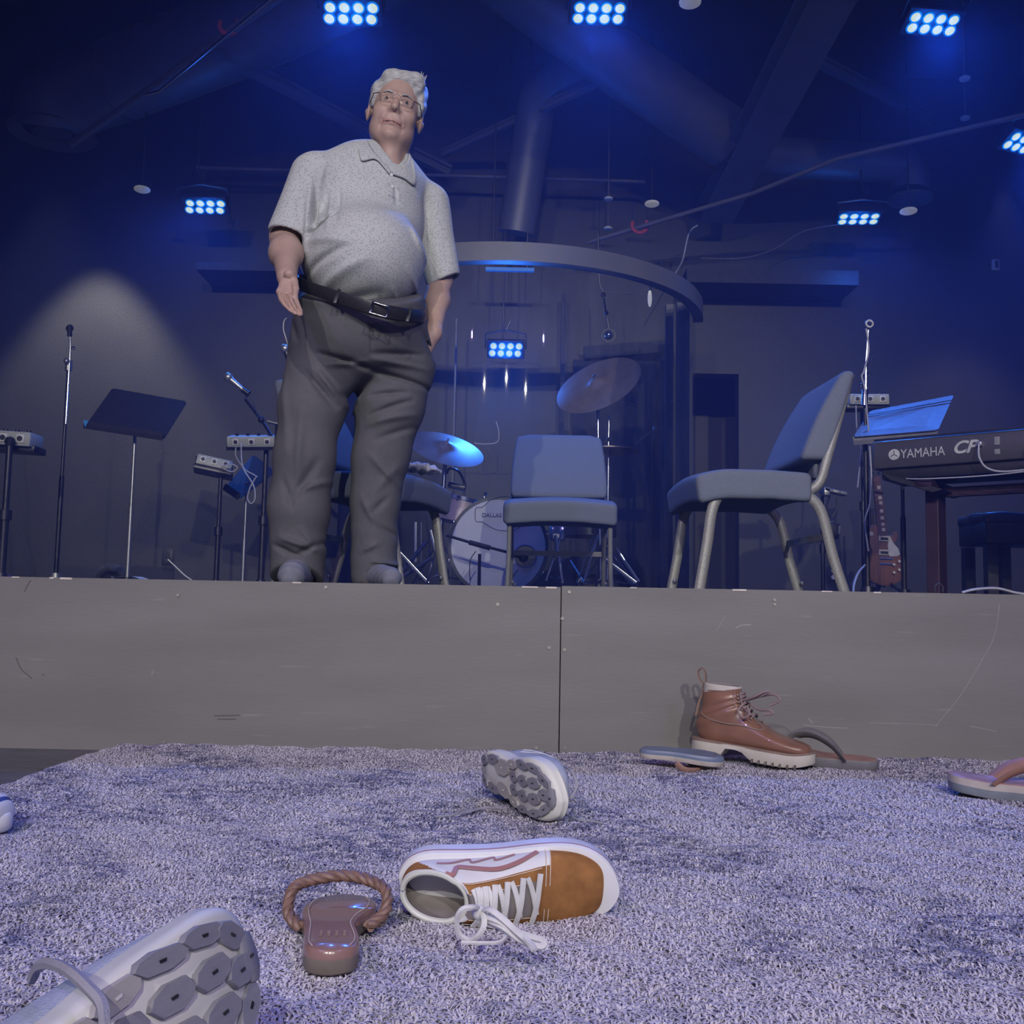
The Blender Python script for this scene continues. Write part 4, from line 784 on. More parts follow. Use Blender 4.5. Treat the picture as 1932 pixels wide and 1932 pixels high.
t = thing('electric_guitar', 'second guitar with only a reddish edge visible left of the brown guitar', 'guitar', PY(1632, 1100, 6.9)); slab('guitar_body', smoothpath([PY(x, y, 6.9) for x, y in ((1632, 1050), (1642, 1046), (1654, 1060), (1656, 1085), (1645, 1100), (1632, 1090), (1626, 1072), (1632, 1050))], 3)[:-1], -.02, .03, mat('pink_red_finish', (.42, .12, .12), .3), t, .006)
slab('neck', [PY(x, y, 6.9) for x, y in ((1641, 960), (1647, 960), (1650, 1055), (1642, 1055))], -.02, .0, mat('dark_neck', (.04, .03, .03), .4), t)
# stand with clipped gadgets between chair and guitar
xq = PY(1553, 1108, 5.6).x; pole_stand('thin stand with clipped receiver packs behind the right chair', xq, 5.6, PY(1550, 930, 5.6).z, .009, 'gadget_stand')
t = thing('receiver_pack', 'pale receiver pack clipped on the thin stand behind right chair', 'receiver', PY(1570, 930, 5.5)); b = MB(); b.box(PY(1574, 928, 5.5), (.13, .06, .02), Euler((0, radians(11), 0)).to_matrix(), .004); b.build('case', m_silver, t); b = MB(); b.box(PY(1558, 928, 5.5), (.035, .06, .045), bev=.004); b.build('clamp', m_silver, t)
t = thing('receiver_pack', 'small black receiver pack hanging below the pale one', 'receiver', PY(1573, 1000, 5.5)); b = MB(); b.box(PY(1573, 1002, 5.5), (.055, .03, .085), Euler((0, .1, 0)).to_matrix(), .006); b.build('case', m_black, t); b = MB(); b.tube([PY(1583, 1008, 5.48), PY(1584, 992, 5.48)], .006, 6); b.tube([PY(1562, 985, 5.5), PY(1572, 984, 5.5)], .004, 6); b.build('clip', m_silver, t)
cable('black cable bundle hanging under the clipped receiver', ((1566, 935, 5.52), (1560, 955, 5.52), (1568, 975, 5.52), (1578, 960, 5.52), (1580, 940, 5.52)), .006)
# bench
t = thing('piano_bench', 'black padded piano bench at the right edge', 'bench', (PY(1925, 1120, 4.9).x, 4.9, H)); bx_ = PY(1853, 970, 4.9).x
zt_ = PY(1870, 966, 4.9).z
def bpad(P):
    q = np.abs(P - np.array((bx_ + .30, 4.9 + .14, zt_ - .028), np.float32)) - np.array((.28, .14, .012), np.float32); d = np.linalg.norm(np.maximum(q, 0), axis=-1) + np.minimum(q.max(-1), 0) - .018
    return d - .004 * np.cos(P[..., 0] * 30) * np.cos(P[..., 1] * 30)
sdf_obj('padded_seat', bpad, (bx_ - .03, 4.7, zt_ - .08), (bx_ + .65, 5.25, zt_ + .02), .01, mat('black_vinyl', (.05, .05, .06), .35), t)
b = MB(); b.box((bx_ + .30, 5.04, zt_ - .10), (.58, .30, .11), bev=.01); b.box((bx_ + .09, 4.888, zt_ - .075), (.05, .004, .006)); b.build('seat_box', m_black, t)
for xx in (bx_ + .045, bx_ + .555):
    for yy in (4.92, 5.16): b = MB(); b.box((xx, yy, (H + zt_ - .16) / 2), (.05, .05, zt_ - .16 - H)); b.build('leg', m_black, t, smooth=False)
for xx in (bx_ + .17,): b = MB(); b.box((xx, 5.04, (H + zt_ - .16) / 2), (.045, .05, zt_ - .16 - H)); b.build('leg', m_black, t, smooth=False)
cable('grey cable arching on the stage floor under the bench', ((1815, 1118, 3.8), (1840, 1112, 3.8), (1880, 1110, 3.8), (1915, 1118, 3.8), (1940, 1122, 3.8)), .005, m_cable)
cable('small looped black cable end with pale plug on the stage edge', ((1763, 1116, 3.6), (1764, 1106, 3.6), (1772, 1101, 3.6), (1779, 1108, 3.6), (1778, 1117, 3.6)), .003)
for px, w_, lb in ((1762, .018, 'tiny pale plug at the foot of the keyboard stand'), (1718, .03, 'small pale block on the stage edge left of keyboard leg'), (1604, .035, 'small pale clip at the stage edge behind the right chair'), (1686, .03, 'small pale clip in front of the guitar stand')):
    q = PY(px, 1115, 3.4); b = MB(); b.box((q.x, 3.4, H + .009), (w_, .02, .018), bev=.003); tag(b.build('plug', m_cable), lb, 'plug')
cable('grey cable rising from the stage floor to the right microphone stand', ((1610, 1118, 4.2), (1612, 1100, 4.4), (1620, 1080, 4.6), (1632, 1066, 4.9)), .005, m_cable)
# ================================================================ THE MAN
m_skin = mat('skin', (.42, .285, .23), .48, var=.07, scale=28, bump=.12, bscale=260, spec=.35)
m_lip = mat('lip_skin', (.42, .23, .185), .5, var=.05); m_dark = mat('mouth_dark', (.05, .015, .015), .8)
m_hair = mat('silver_hair', (.40, .40, .385), .55, var=.28, scale=20, bump=.6, bscale=34, stretch=(2.2, 1, 11), spec=.3)
m_pants = mat('grey_trouser_cloth', (.100, .099, .106), .8, var=.05, scale=60, bump=.08, bscale=500, spec=.2)
m_sock = mat('blue_grey_sock', (.17, .18, .22), .9, bump=.3, bscale=400)
m_belt = mat('black_leather', (.022, .022, .026), .38, var=.2, scale=60, bump=.15, bscale=150)
m_shirt = mat('patterned_shirt', (.46, .475, .455), .75, var=.03, scale=8, spec=.2)
nn, ll, bb = nodes_of(m_shirt); base = bb.inputs['Base Color'].links[0].from_socket
tc = nn.new('ShaderNodeTexCoord'); vo = nn.new('ShaderNodeTexVoronoi'); vo.inputs['Scale'].default_value = 150; ll.new(tc.outputs['Object'], vo.inputs['Vector'])
rp = nn.new('ShaderNodeValToRGB'); rp.color_ramp.elements[0].position = .24; rp.color_ramp.elements[0].color = (.62, .63, .63, 1); rp.color_ramp.elements[1].position = .40; rp.color_ramp.elements[1].color = (1, 1, 1, 1)
ll.new(vo.outputs['Distance'], rp.inputs[0]); mx = nn.new('ShaderNodeMix'); mx.data_type = 'RGBA'; mx.blend_type = 'MULTIPLY'; mx.inputs[0].default_value = 1
ll.new(base, mx.inputs[6]); ll.new(rp.outputs[0], mx.inputs[7]); ll.new(mx.outputs[2], bb.inputs['Base Color'])
def p3(x, y, Y): return np.array(PY(x, y, Y), np.float32)
YM = 3.46
def yawR(d):
    a = radians(d); return np.array(((cos(a), -sin(a), 0), (sin(a), cos(a), 0), (0, 0, 1)), np.float32)
RT = yawR(24)
def creases(P, lst, Ys, yc):
    k_ = 1.8; out = np.zeros(P.shape[:-1], np.float32); fr = np.clip((yc - P[..., 1]) / .05, 0, 1); XZ = P[..., (0, 2)]
    for x1, y1, x2, y2, amp, wd in lst:
        a = p3(x1, y1, Ys)[[0, 2]]; b_ = p3(x2, y2, Ys)[[0, 2]]; ab = b_ - a
        t = np.clip(((XZ - a) @ ab) / float(ab @ ab), 0, 1); d = np.linalg.norm(XZ - a - t[..., None] * ab, axis=-1)
        out += k_ * amp * np.exp(-(d / (wd * .85)) ** 2) * (.35 + .65 * np.sin(np.clip(t, .0, 1) * pi)) * fr
    return out
# ---- body mesh: head and neck
HC = PY(746, 215, 3.51); HS = 1.11
HR = Matrix.Rotation(radians(9), 3, 'Z') @ Matrix.Rotation(radians(9.5), 3, 'Y') @ Matrix.Rotation(radians(1), 3, 'X')
HM = Matrix.Translation(HC) @ HR.to_4x4() @ Matrix.Scale(HS, 4)
HRn = np.array(HR, np.float32)
def head(Q):
    """head frame, face looks along -y"""
    q = Q.copy(); q[..., 0] = np.abs(q[..., 0]); E = lambda c, r: el(q, c, r); A = lambda a, b_, r1, r2: rc(q, a, b_, r1, r2)
    d = smin(E((0, .018, .045), (.079, .098, .088)), E((0, -.022, -.022), (.068, .072, .092)), .03)
    d = smin(d, E((0, -.050, -.098), (.046, .036, .032)), .03)
    d = smin(d, E((.038, -.020, -.075), (.032, .042, .036)), .03)      # jowls
    d = smin(d, E((.040, -.062, -.030), (.026, .022, .026)), .025)     # cheeks
    d = smin(d, A((.012, -.088, .022), (.046, -.074, .020), .009, .008), .014)   # brow
    d = smax(d, -E((.032, -.103, .002), (.021, .020, .012)), .012)     # eye sockets
    d = smin(d, A((0, -.088, .012), (0, -.112, -.030), .008, .0125), .012)
    d = smin(d, E((.013, -.100, -.035), (.0095, .012, .0085)), .007)
    d = smax(d, -E((.0078, -.113, -.043), (.0040, .006, .0040)), .003)  # nostrils
    d = smin(d, E((0, -.082, -.060), (.034, .018, .022)), .016)        # muzzle
    d = smin(d, A((0, -.097, -.0675), (.036, -.080, -.0735), .0040, .0028), .006)
    d = smin(d, A((0, -.095, -.0775), (.032, -.080, -.0775), .0044, .0030), .006)
    d = smax(d, -A((0, -.105, -.0725), (.040, -.084, -.0765), .0024, .0014), .002)
    d = smin(d, E((0, -.081, -.106), (.022, .015, .015)), .014)
    d = smax(d, -A((.018, -.106, -.034), (.034, -.092, -.068), .0030, .0026), .008)  # smile folds
    d = smax(d, -A((.036, -.080, -.09), (.034, -.088, -.072), .003, .002), .008)
    d = smin(d, A((.018, -.0925, -.0060), (.045, -.084, -.0080), .0060, .0048), .004)  # lower lids
    d = smin(d, A((.016, -.0962, .0066), (.047, -.0845, .0020), .0074, .0066), .004)   # upper lids
    d = smax(d, -A((.018, -.102, -.013), (.046, -.090, -.016), .0018, .0016), .006)  # bags
    ear = smax(E((.086, .012, -.006), (.0085, .021, .035)), -E((.093, .008, -.002), (.006, .012, .020)), .004)
    ear = smin(ear, A((.078, .010, .0), (.084, .012, -.01), .012, .012), .01)
    d = smin(d, ear, .006)
    return d
NB = p3(736, 330, 3.55)
def body_top(P):
    Q = (P - np.array(HC, np.float32)) @ HRn / HS
    d = head(Q) * HS
    hn = np.array(HM @ V((0, .015, -.06)), np.float32); jn = np.array(HM @ V((0, -.035, -.095)), np.float32)
    d = smin(d, rc(P, hn, NB, .060, .066), .035)
    d = smin(d, rc(P, jn, p3(735, 312, 3.47), .022, .034), .045)       # soft throat
    d = smin(d, el(P, p3(733, 350, 3.52), (.095, .06, .05)), .05)
    return d
def headmat(c):
    Q = (c - np.array(HC, np.float32)) @ HRn / HS; x, y, z = np.abs(Q[:, 0]), Q[:, 1], Q[:, 2]; m = np.zeros(len(c), int)
    m[(x < .034) & (y < -.078) & (z < -.0655 - x * .08) & (z > -.0812)] = 1
    m[(x < .030) & (y < -.075) & (np.abs(z + .0727 + x * .10) < .0016)] = 2
    m[(((x - .0075) ** 2 + (z + .043) ** 2) < .0034 ** 2) & (y < -.09)] = 1
    return m
v1, f1 = surfnet(body_top, (HC.x - .19, 3.28, HC.z - .30), (HC.x + .19, 3.68, HC.z + .16), .0028); v1 = relax(v1, f1, 1, .5); fm1 = headmat(v1[f1].mean(1))
# ---- arms and hands
def armL(P):
    sh, elb, wr = p3(594, 330, 3.38), p3(539, 446, 3.42), p3(541, 522, 3.12)
    d = smin(rc(P, sh, elb, .055, .053), rc(P, elb, (elb * .55 + wr * .45), .053, .047), .05); d = smin(d, rc(P, elb * .55 + wr * .45, wr, .047, .031), .05)
    return d
KN = [((551, 552, 3.06), (557, 567, 3.02), (562, 579, 2.99), (566.5, 588, 2.965)), ((545, 557, 3.045), (551, 572, 3.0), (558, 584, 2.975), (566, 592.5, 2.955)),
      ((536, 557, 3.04), (541, 573, 3.0), (549, 584, 2.98), (558, 590.5, 2.965)), ((528, 551, 3.05), (531, 565, 3.02), (538, 575, 3.0), (546, 582, 2.985))]
def handL(P):
    wr = p3(543, 524, 3.13); d = rc(P, wr, p3(540, 540, 3.085), .028, .024)
    for k, f in enumerate(KN): d = smin(d, rc(P, p3(541, 534, 3.10), p3(*f[0]), .017, .0125), .006)
    d = smin(d, rc(P, p3(552, 527, 3.10), p3(556, 542, 3.075), .015, .011), .012)
    for k, f in enumerate(KN):
        r = (.0105, .011, .0105, .009)[k]; g = rc(P, p3(*f[0]), p3(*f[1]), r * 1.08, r); g = np.minimum(g, rc(P, p3(*f[1]), p3(*f[2]), r, r * .92)); g = np.minimum(g, rc(P, p3(*f[2]), p3(*f[3]), r * .92, r * .8))
        d = smin(d, g, .0016)
    th = smin(rc(P, p3(555, 530, 3.085), p3(558, 545, 3.045), .0125, .0105), rc(P, p3(558, 545, 3.045), p3(557, 560, 3.02), .0105, .0085), .004); th = smin(th, el(P, p3(546, 518, 3.075), (.018, .02, .0165)), .014)
    d = smin(d, th, .006)
    d = smax(d, -el(P, p3(546, 531, 3.045), (.013, .012, .006)), .005)       # fold under the heel of the hand
    for k in range(3):
        g = [(np.array(KN[k][i], float) + np.array(KN[k + 1][i], float)) / 2 for i in range(4)]
        for i in range(3): d = smax(d, -rc(P, p3(g[i][0], g[i][1], g[i][2] - .0125), p3(g[i + 1][0], g[i + 1][1], g[i + 1][2] - .0115), .0036, .0034), .002)
    return d
v2, f2 = surfnet(lambda P: smin(armL(P), handL(P), .012), tuple(p3(498, 610, 3.36)[[0]]) + (2.90, p3(540, 610, 2.95)[2]), (p3(640, 300, 3.4)[0], 3.50, p3(600, 300, 3.4)[2]), .0028); v2 = relax(v2, f2, 1, .35)
def armR(P):
    sh, elb, wr = p3(806, 385, 3.62), p3(830, 528, 3.66), p3(818, 628, 3.53)
    d = smin(rc(P, sh, elb, .056, .044), rc(P, elb, elb * .6 + wr * .4, .042, .041), .03); d = smin(d, rc(P, elb * .6 + wr * .4, wr, .041, .028), .03)
    h0 = p3(796, 668, 3.50); d = smin(d, rc(P, wr, h0, .028, .030), .02)
    for k in range(4): d = smin(d, rc(P, h0, p3(780 + k * 6, 698, 3.46 + k * .02), .012, .009), .006)
    return smin(d, rc(P, wr, p3(785, 665, 3.46), .014, .010), .01)
v3, f3 = surfnet(armR, (p3(770, 500, 3.4)[0], 3.34, p3(800, 725, 3.4)[2]), (p3(875, 400, 3.6)[0] + .02, 3.76, p3(800, 320, 3.62)[2]), .004); v3 = relax(v3, f3, 1)
# ---- torso, legs, feet inside the clothes
def legs_in(P):
    d = el(P, p3(695, 430, 3.50), (.16, .11, .22), RT); d = smin(d, el(P, p3(685, 600, 3.46), (.15, .11, .12), RT), .04)
    for a, k, an, to in (((620, 660, 3.42), (578, 850, 3.38), (560, 1070, 3.40), (547, 1092, 3.20)), ((745, 665, 3.50), (722, 850, 3.52), (702, 1070, 3.54), (735, 1096, 3.38))):
        a, k, an, to = p3(*a), p3(*k), p3(*an), p3(*to); d = smin(d, rc(P, a, k, .085, .06), .03); d = smin(d, rc(P, k, an, .050, .032), .03)
        to[2] = H + .035; an[2] = H + .05; d = smin(d, rc(P, an, an * .4 + to * .6, .030, .022), .02)
    return d
v4, f4 = surfnet(legs_in, (-1.05, 3.1, H), (-.15, 3.8, 2.0), .012)
vs = []; fs = []; fm = []; off = 0
for v, f, m in ((v1, f1, fm1), (v2, f2, None), (v3, f3, None), (v4, f4, None)): vs.append(v); fs.append(f + off); fm.append(m if m is not None else np.zeros(len(f), int)); off += len(v)
vs = np.concatenate(vs); fs = np.concatenate(fs); fm = np.concatenate(fm)
man = link('person', newmesh('person', vs, fs, [m_skin, m_lip, m_dark], fm))
tag(man, 'silver-haired man in glasses, pale patterned polo shirt and dark trousers standing on the stage', 'person')
# ---- eyes, brows, glasses, hair
def hm(x, y, z): return HM @ V((x, y, z))
for s in (-1, 1):
    c = V((s * .031, -.0838, .0008)); b = MB(); b.ball(hm(*c), .0128 * HS, 18); e = b.build('eye', mat('eye_white', (.24, .19, .18), .25, var=.02), man)
    b = MB(); g = V((.08, -.97, .12)).normalized(); b.ball(HM @ (c + g * .0086), (.0072, .0072, .0072), 12); b.build('iris', mat('iris_dark', (.05, .045, .045), .2), e)
def hairf(P):
    Q = (P - np.array(HC, np.float32)) @ HRn / HS; x, y, z = Q[..., 0], Q[..., 1], Q[..., 2]
    d = el(Q, (0, .026, .050), (.089, .104, .095))
    d = smin(d, rc(Q, (-.045, -.052, .098), (.052, -.048, .104), .016, .024), .03)      # swept front
    d = smin(d, rc(Q, (.030, -.025, .116), (.070, .02, .100), .016, .020), .03)
    for s in (-1, 1): d = smin(d, el(Q, (s * .077, -.002, .035), (.013, .045, .050)), .02)
    face = el(Q, (.002, -.105, .005), (.072, .075, .086)); d = smax(d, -face, .008)
    d = smax(d, -(z + .002 + np.clip(y - .03, 0, 1) * 1.0 - np.clip(-.02 - y, 0, .1) * 1.2), .012)
    g = np.sin(x * 190 - z * 150 + y * 50) * .0010 + np.sin((x * 1.0 - z * .9) * 90 + y * 30) * .0014
    return d * HS + g
sdf_obj('hair', hairf, (HC.x - .16, 3.36, HC.z - .12), (HC.x + .19, 3.70, HC.z + .20), .003, m_hair, man, 1)
b = MB()
for k in range(5):
    a = V((.055 + .004 * k, -.045 + .008 * (k % 4), .118 - .002 * k)); b.tube([HM @ a, HM @ (a + V((.003, -.002, .014))), HM @ (a + V((.001 + .004 * (k % 3), -.004, .022 + .003 * (k % 2))))], [.0035, .002, .0005], 6)
b.build('hair_tuft', m_hair, man)
for s in (-1, 1):
    b = MB(); b.tube(smoothpath([hm(s * .014, -.099, .0195), hm(s * .03, -.096, .025), hm(s * .047, -.083, .021)], 4), [.003] * 8 + [.0015], 6, flat=(1, .6)); b.build('eyebrow', m_hair, man)
m_wire = mat('thin_wire', (.20, .17, .15), .3, .8)
gl_ = thing('eyeglasses', 'thin wire eyeglasses on the face of the man', 'eyeglasses', HC)
mlens = bpy.data.materials.new('clear_lens'); mlens.use_nodes = True; nt = mlens.node_tree; nt.nodes.clear(); N = nt.nodes.new
o_ = N('ShaderNodeOutputMaterial'); t1 = N('ShaderNodeBsdfTransparent'); g1 = N('ShaderNodeBsdfGlossy'); g1.inputs['Roughness'].default_value = .02; mxs = N('ShaderNodeMixShader'); frs = N('ShaderNodeFresnel')
nt.links.new(frs.outputs[0], mxs.inputs[0]); nt.links.new(t1.outputs[0], mxs.inputs[1]); nt.links.new(g1.outputs[0], mxs.inputs[2]); nt.links.new(mxs.outputs[0], o_.inputs[0])
for s in (-1, 1):
    pts = [V((s * (.034 + .022 * cos(a)), -.114 + .012 * (abs(.034 + .022 * cos(a)) / .056) ** 2, -.003 + .0165 * sin(a) * (1 - .12 * sin(a)))) for a in np.linspace(0, 2 * pi, 33)]
    b = MB(); b.tube([HM @ p for p in pts], .0007, 5, cap=False); fr_ = b.build('rim', m_wire, gl_)
    b = MB(); b.add([HM @ p for p in pts[:-1]], [tuple(range(32))]); b.build('lens', mlens, fr_)
    b = MB(); b.tube([hm(s * .056, -.104, .006), hm(s * .074, -.088, .008), hm(s * .084, -.03, .006), hm(s * .086, .01, .008)], .0016, 6); b.build('temple', m_dark, gl_)
b = MB(); b.tube(smoothpath([hm(-.013, -.113, .004), hm(0, -.117, .008), hm(.013, -.113, .004)], 4), .001, 6); b.build('bridge', m_wire, gl_)
# ---- shirt
BELT = [(559, 530, 3.40), (580, 541, 3.28), (635, 560, 3.195), (708, 583, 3.17), (765, 594, 3.25), (797, 594, 3.42), (790, 572, 3.62), (700, 545, 3.72), (600, 528, 3.62)]
shc = [(585, 345, 572, 470, .012, .016), (592, 330, 590, 420, -.006, .008), (575, 440, 630, 405, -.014, .010), (580, 455, 660, 470, .008, .018), (575, 505, 660, 480, -.009, .014), (590, 545, 700, 500, .007, .02), (640, 560, 720, 545, -.004, .012),
       (738, 325, 742, 365, -.004, .006), (620, 330, 622, 440, .005, .012), (632, 320, 640, 430, -.004, .010), (790, 390, 812, 480, -.010, .010), (800, 470, 775, 420, .007, .012), (770, 500, 800, 570, .005, .010), (740, 540, 752, 580, .004, .006), (715, 545, 708, 575, -.003, .006), (805, 500, 825, 440, -.008, .009), (610, 300, 600, 340, .004, .01),
       (560, 350, 545, 420, -.004, .01), (840, 400, 850, 500, .004, .009), (828, 390, 834, 500, -.004, .008)]
def shirt(P):
    d = el(P, p3(694, 405, 3.50), (.205, .165, .26), RT)
    d = smin(d, el(P, p3(686, 492, 3.415), (.212, .225, .185), RT), .07)
    d = smin(d, rc(P, p3(606, 322, 3.37), p3(716, 296, 3.50), .064, .052), .05)
    d = smin(d, rc(P, p3(804, 380, 3.63), p3(756, 318, 3.55), .062, .055), .05)
    d = smin(d, el(P, p3(727, 345, 3.52), (.13, .10, .09), RT), .05)
    s1 = rc(P, p3(593, 334, 3.385), p3(542, 452, 3.36), .082, .073); e1 = p3(545, 447, 3.36); ax = p3(542, 452, 3.36) - p3(593, 334, 3.385); ax /= np.linalg.norm(ax); ax = ax + np.array((.12, -.05, 0), np.float32)
    pl = (P - e1) @ ax; s1 = smax(s1, pl, .004); s1 = smax(s1, -smax(rc(P, p3(585, 355, 3.385), p3(541, 462, 3.36), .052, .066), -(pl + .03), .004), .003)
    s2 = rc(P, p3(808, 385, 3.63), p3(836, 528, 3.65), .078, .066); ax2 = p3(836, 528, 3.65) - p3(808, 385, 3.63); ax2 /= np.linalg.norm(ax2); ax2 = ax2 + np.array((.25, 0, 0.05), np.float32)
    pl2 = (P - p3(836, 532, 3.65)) @ ax2; s2 = smax(s2, pl2, .004); s2 = smax(s2, -smax(rc(P, p3(808, 385, 3.63), p3(837, 540, 3.66), .050, .060), -(pl2 + .045), .01), .004)
    d = smin(d, s1, .022); d = smin(d, s2, .022)
    x, y, z = P[..., 0], P[..., 1], P[..., 2]
    bl = 1.296 + .50 * (y - 3.17) + .012 * np.sin(x * 30); d = smax(d, bl - z, .012)
    d -= .0022 * np.sin(x * 26 + z * 14 + 2 * np.sin(z * 9)) * np.sin(z * 21 - x * 12)
    d -= creases(P, shc, 3.28, 3.60)
    # neck opening
    d = smax(d, -rc(P, np.array(HM @ V((0, -.01, -.10)), np.float32), p3(737, 316, 3.44), .067, .040), .006)
    return d
lo = (p3(500, 600, 3.36)[0], 3.12, 1.27); hi = (p3(880, 600, 3.66)[0], 3.86, p3(700, 250, 3.5)[2])
sdf_obj('shirt', shirt, lo, hi, .0048, m_shirt, man, 1)
def snap(px, py, offs):
    d = np.array(ray(px, py), np.float32); o = np.array((0, 0, CZ), np.float32); Ys = np.linspace(3.1, 3.8, 351, dtype=np.float32)
    P = o + d * (Ys / d[1])[:, None]; D = np.minimum(shirt(P), body_top(P) - .002); k = np.argmax(D < offs)
    return V(P[k]) if D[k] < offs else None
def flap(up, lowr, m, parent, nu=22, rows=7, o0=.005, o1=.009):
    def path(pts): return [V((a.x, a.y, 0)) for a in smoothpath([(x, y, 0) for x, y in pts], nu)]
    U, L_ = path(up), path(lowr); k = min(len(U), len(L_)); U = [U[int(i * (len(U) - 1) / (k - 1))] for i in range(k)]; L_ = [L_[int(i * (len(L_) - 1) / (k - 1))] for i in range(k)]
    vs = []; last = None
    for r in range(rows):
        t = r / (rows - 1)
        for i in range(k):
            q = U[i].lerp(L_[i], t); w = snap(q.x, q.y, o0 + (o1 - o0) * t)
            if w is None: w = PY(q.x, q.y, last.y) if last is not None else PY(q.x, q.y, 3.45)
            last = w; vs.append(w)
    A = np.array([tuple(v) for v in vs]).reshape(rows, k, 3)
    for _ in range(6):
        B = A.copy(); B[:, 1:-1] = (A[:, :-2] + 2 * A[:, 1:-1] + A[:, 2:]) / 4; B[1:-1] = (B[:-2] + 2 * B[1:-1] + B[2:]) / 4; A = B
    b = MB(); b.add([V(p) for p in A.reshape(-1, 3)], [(r * k + i, r * k + i + 1, (r + 1) * k + i + 1, (r + 1) * k + i) for r in range(rows - 1) for i in range(k - 1)])
    o = b.build('collar', m, parent); md = o.modifiers.new('solid', 'SOLIDIFY'); md.thickness = .005; md.offset = 0; return o
flap([(693, 264), (701, 280), (716, 299), (737, 322)], [(678, 283), (683, 303), (709, 300), (735, 328)], m_shirt, man)
flap([(772, 288), (769, 302), (758, 314), (740, 322)], [(780, 306), (784, 348), (762, 336), (741, 329)], m_shirt, man)
for k, (x, y) in enumerate(((738.5, 330), (740, 352))): b = MB(); b.ball(PY(x, y, 3.315), (.006, .003, .006), 10); b.build('button', m_white, man)
# ---- trousers
trc = [(705, 600, 703, 668, -.006, .006), (695, 690, 600, 668, -.010, .010), (690, 682, 615, 690, .007, .009), (700, 692, 800, 712, -.011, .010), (700, 678, 800, 680, .006, .010), (705, 668, 790, 655, -.006, .009), (700, 700, 640, 742, -.010, .011),
       (580, 705, 628, 765, -.010, .012), (600, 700, 645, 758, .009, .010), (640, 770, 690, 700, .003, .01), (690, 772, 770, 742, -.008, .010), (685, 790, 775, 768, .007, .012), (690, 735, 760, 728, -.008, .010), (700, 820, 770, 790, -.006, .012), (690, 850, 742, 905, .006, .014),
       (530, 700, 545, 860, .004, .016), (572, 780, 566, 900, .006, .016), (600, 870, 550, 950, -.008, .016), (620, 905, 560, 930, .006, .012), (535, 905, 555, 960, -.005, .012), (516, 1028, 566, 1052, -.010, .011), (530, 1015, 590, 1035, .010, .012), (560, 1045, 605, 1022, -.009, .010), (570, 1000, 600, 1040, .006, .012),
       (668, 1035, 700, 1020, .008, .012), (690, 1055, 745, 1062, .012, .008), (680, 1078, 720, 1068, -.010, .008), (700, 985, 735, 1005, -.006, .012), (670, 930, 700, 985, .006, .014), (720, 930, 690, 960, -.006, .012), (560, 560, 640, 590, .003, .012), (720, 600, 775, 612, .004, .010), (790, 605, 812, 650, -.007, .007), (545, 600, 560, 640, -.005, .012), (745, 865, 690, 925, .005, .016)]
def trousers(P):
    x, y, z = P[..., 0], P[..., 1], P[..., 2]
    d = el(P, p3(680, 628, 3.45), (.238, .215, .19), RT)
    d = smin(d, el(P, p3(682, 575, 3.45), (.213, .245, .13), RT), .05)
    L_ = [((612, 680, 3.42), .128), ((588, 770, 3.39), .110), ((575, 860, 3.37), .099), ((564, 960, 3.38), .099), ((561, 1080, 3.40), .089)]
    R_ = [((752, 690, 3.51), .132), ((735, 770, 3.51), .117), ((718, 860, 3.52), .098), ((707, 950, 3.53), .083), ((705, 1082, 3.55), .082)]
    gl = None
    for S_ in (L_, R_):
        g = None
        for (a, ra), (c, rb) in zip(S_[:-1], S_[1:]):
            k = rc(P, p3(*a), p3(*c), ra, rb); g = k if g is None else smin(g, k, .03)
        gl = g if gl is None else smin(gl, g, .012)
    d = smin(d, gl, .045)
    bl = 1.334 + .50 * (y - 3.17); d = smax(d, z - bl, .008)
    hem = H + .012 + np.clip(.55 * (3.42 - y), 0, .06); d = smax(d, hem - z, .004)
    for q in (p3(561, 1092, 3.40), p3(704, 1096, 3.55)): d = smax(d, -rc(P, q - np.array((0, 0, .05), np.float32), q + np.array((0, 0, .03), np.float32), .066, .06), .004)
    d -= .0028 * np.sin(x * 22 + z * 17 + 1.5 * np.sin(z * 11)) * np.sin(z * 26 - x * 9) * np.clip((1.3 - z) * 3, .2, 1)
    d -= creases(P, trc, 3.30, 3.56)
    # pocket opening for the hand
    return d
sdf_obj('trousers', trousers, (-.98, 3.14, H), (-.16, 3.84, 1.62), .0055, m_pants, man, 1)
BP = [PY(*p) for p in BELT]; bpth = smoothpath(BP + BP[:1], 6); b = MB(); up_ = V((0, -.35, .94)).normalized()
cen_ = sum(BP, V()) / len(BP)
vs = []; n_ = len(bpth) - 1
for p in bpth[:-1]:
    o_ = (p - cen_); o_.z = 0; o_.normalize(); vs += [p + o_ * .010 + up_ * -.022, p + o_ * .014 + up_ * .0, p + o_ * .008 + up_ * .020, p - o_ * .006 + up_ * .020, p - o_ * .006 - up_ * .022]
b.add(vs, [(i * 5 + j, i * 5 + (j + 1) % 5, ((i + 1) % n_) * 5 + (j + 1) % 5, ((i + 1) % n_) * 5 + j) for i in range(n_) for j in range(5)]); belt = b.build('belt', m_belt, man)
q = PY(716, 584, 3.145); Rb = Euler((radians(-18), radians(13), radians(10))).to_matrix(); b = MB()
for c, s_ in (((-.026, 0, 0), (.007, .006, .046)), ((.026, 0, 0), (.005, .006, .042)), ((0, 0, .021), (.05, .006, .005)), ((0, 0, -.021), (.05, .006, .005))): b.box(q + Rb @ V(c), s_, Rb, .0015)
b.build('buckle', m_chrome, belt)
for px, py, Y in ((636, 559, 3.175), (772, 594, 3.245)): b = MB(); b.box(PY(px, py, Y), (.012, .006, .056), Euler((radians(-18), radians(12), 0)).to_matrix(), .002); b.build('belt_loop', m_belt, man)
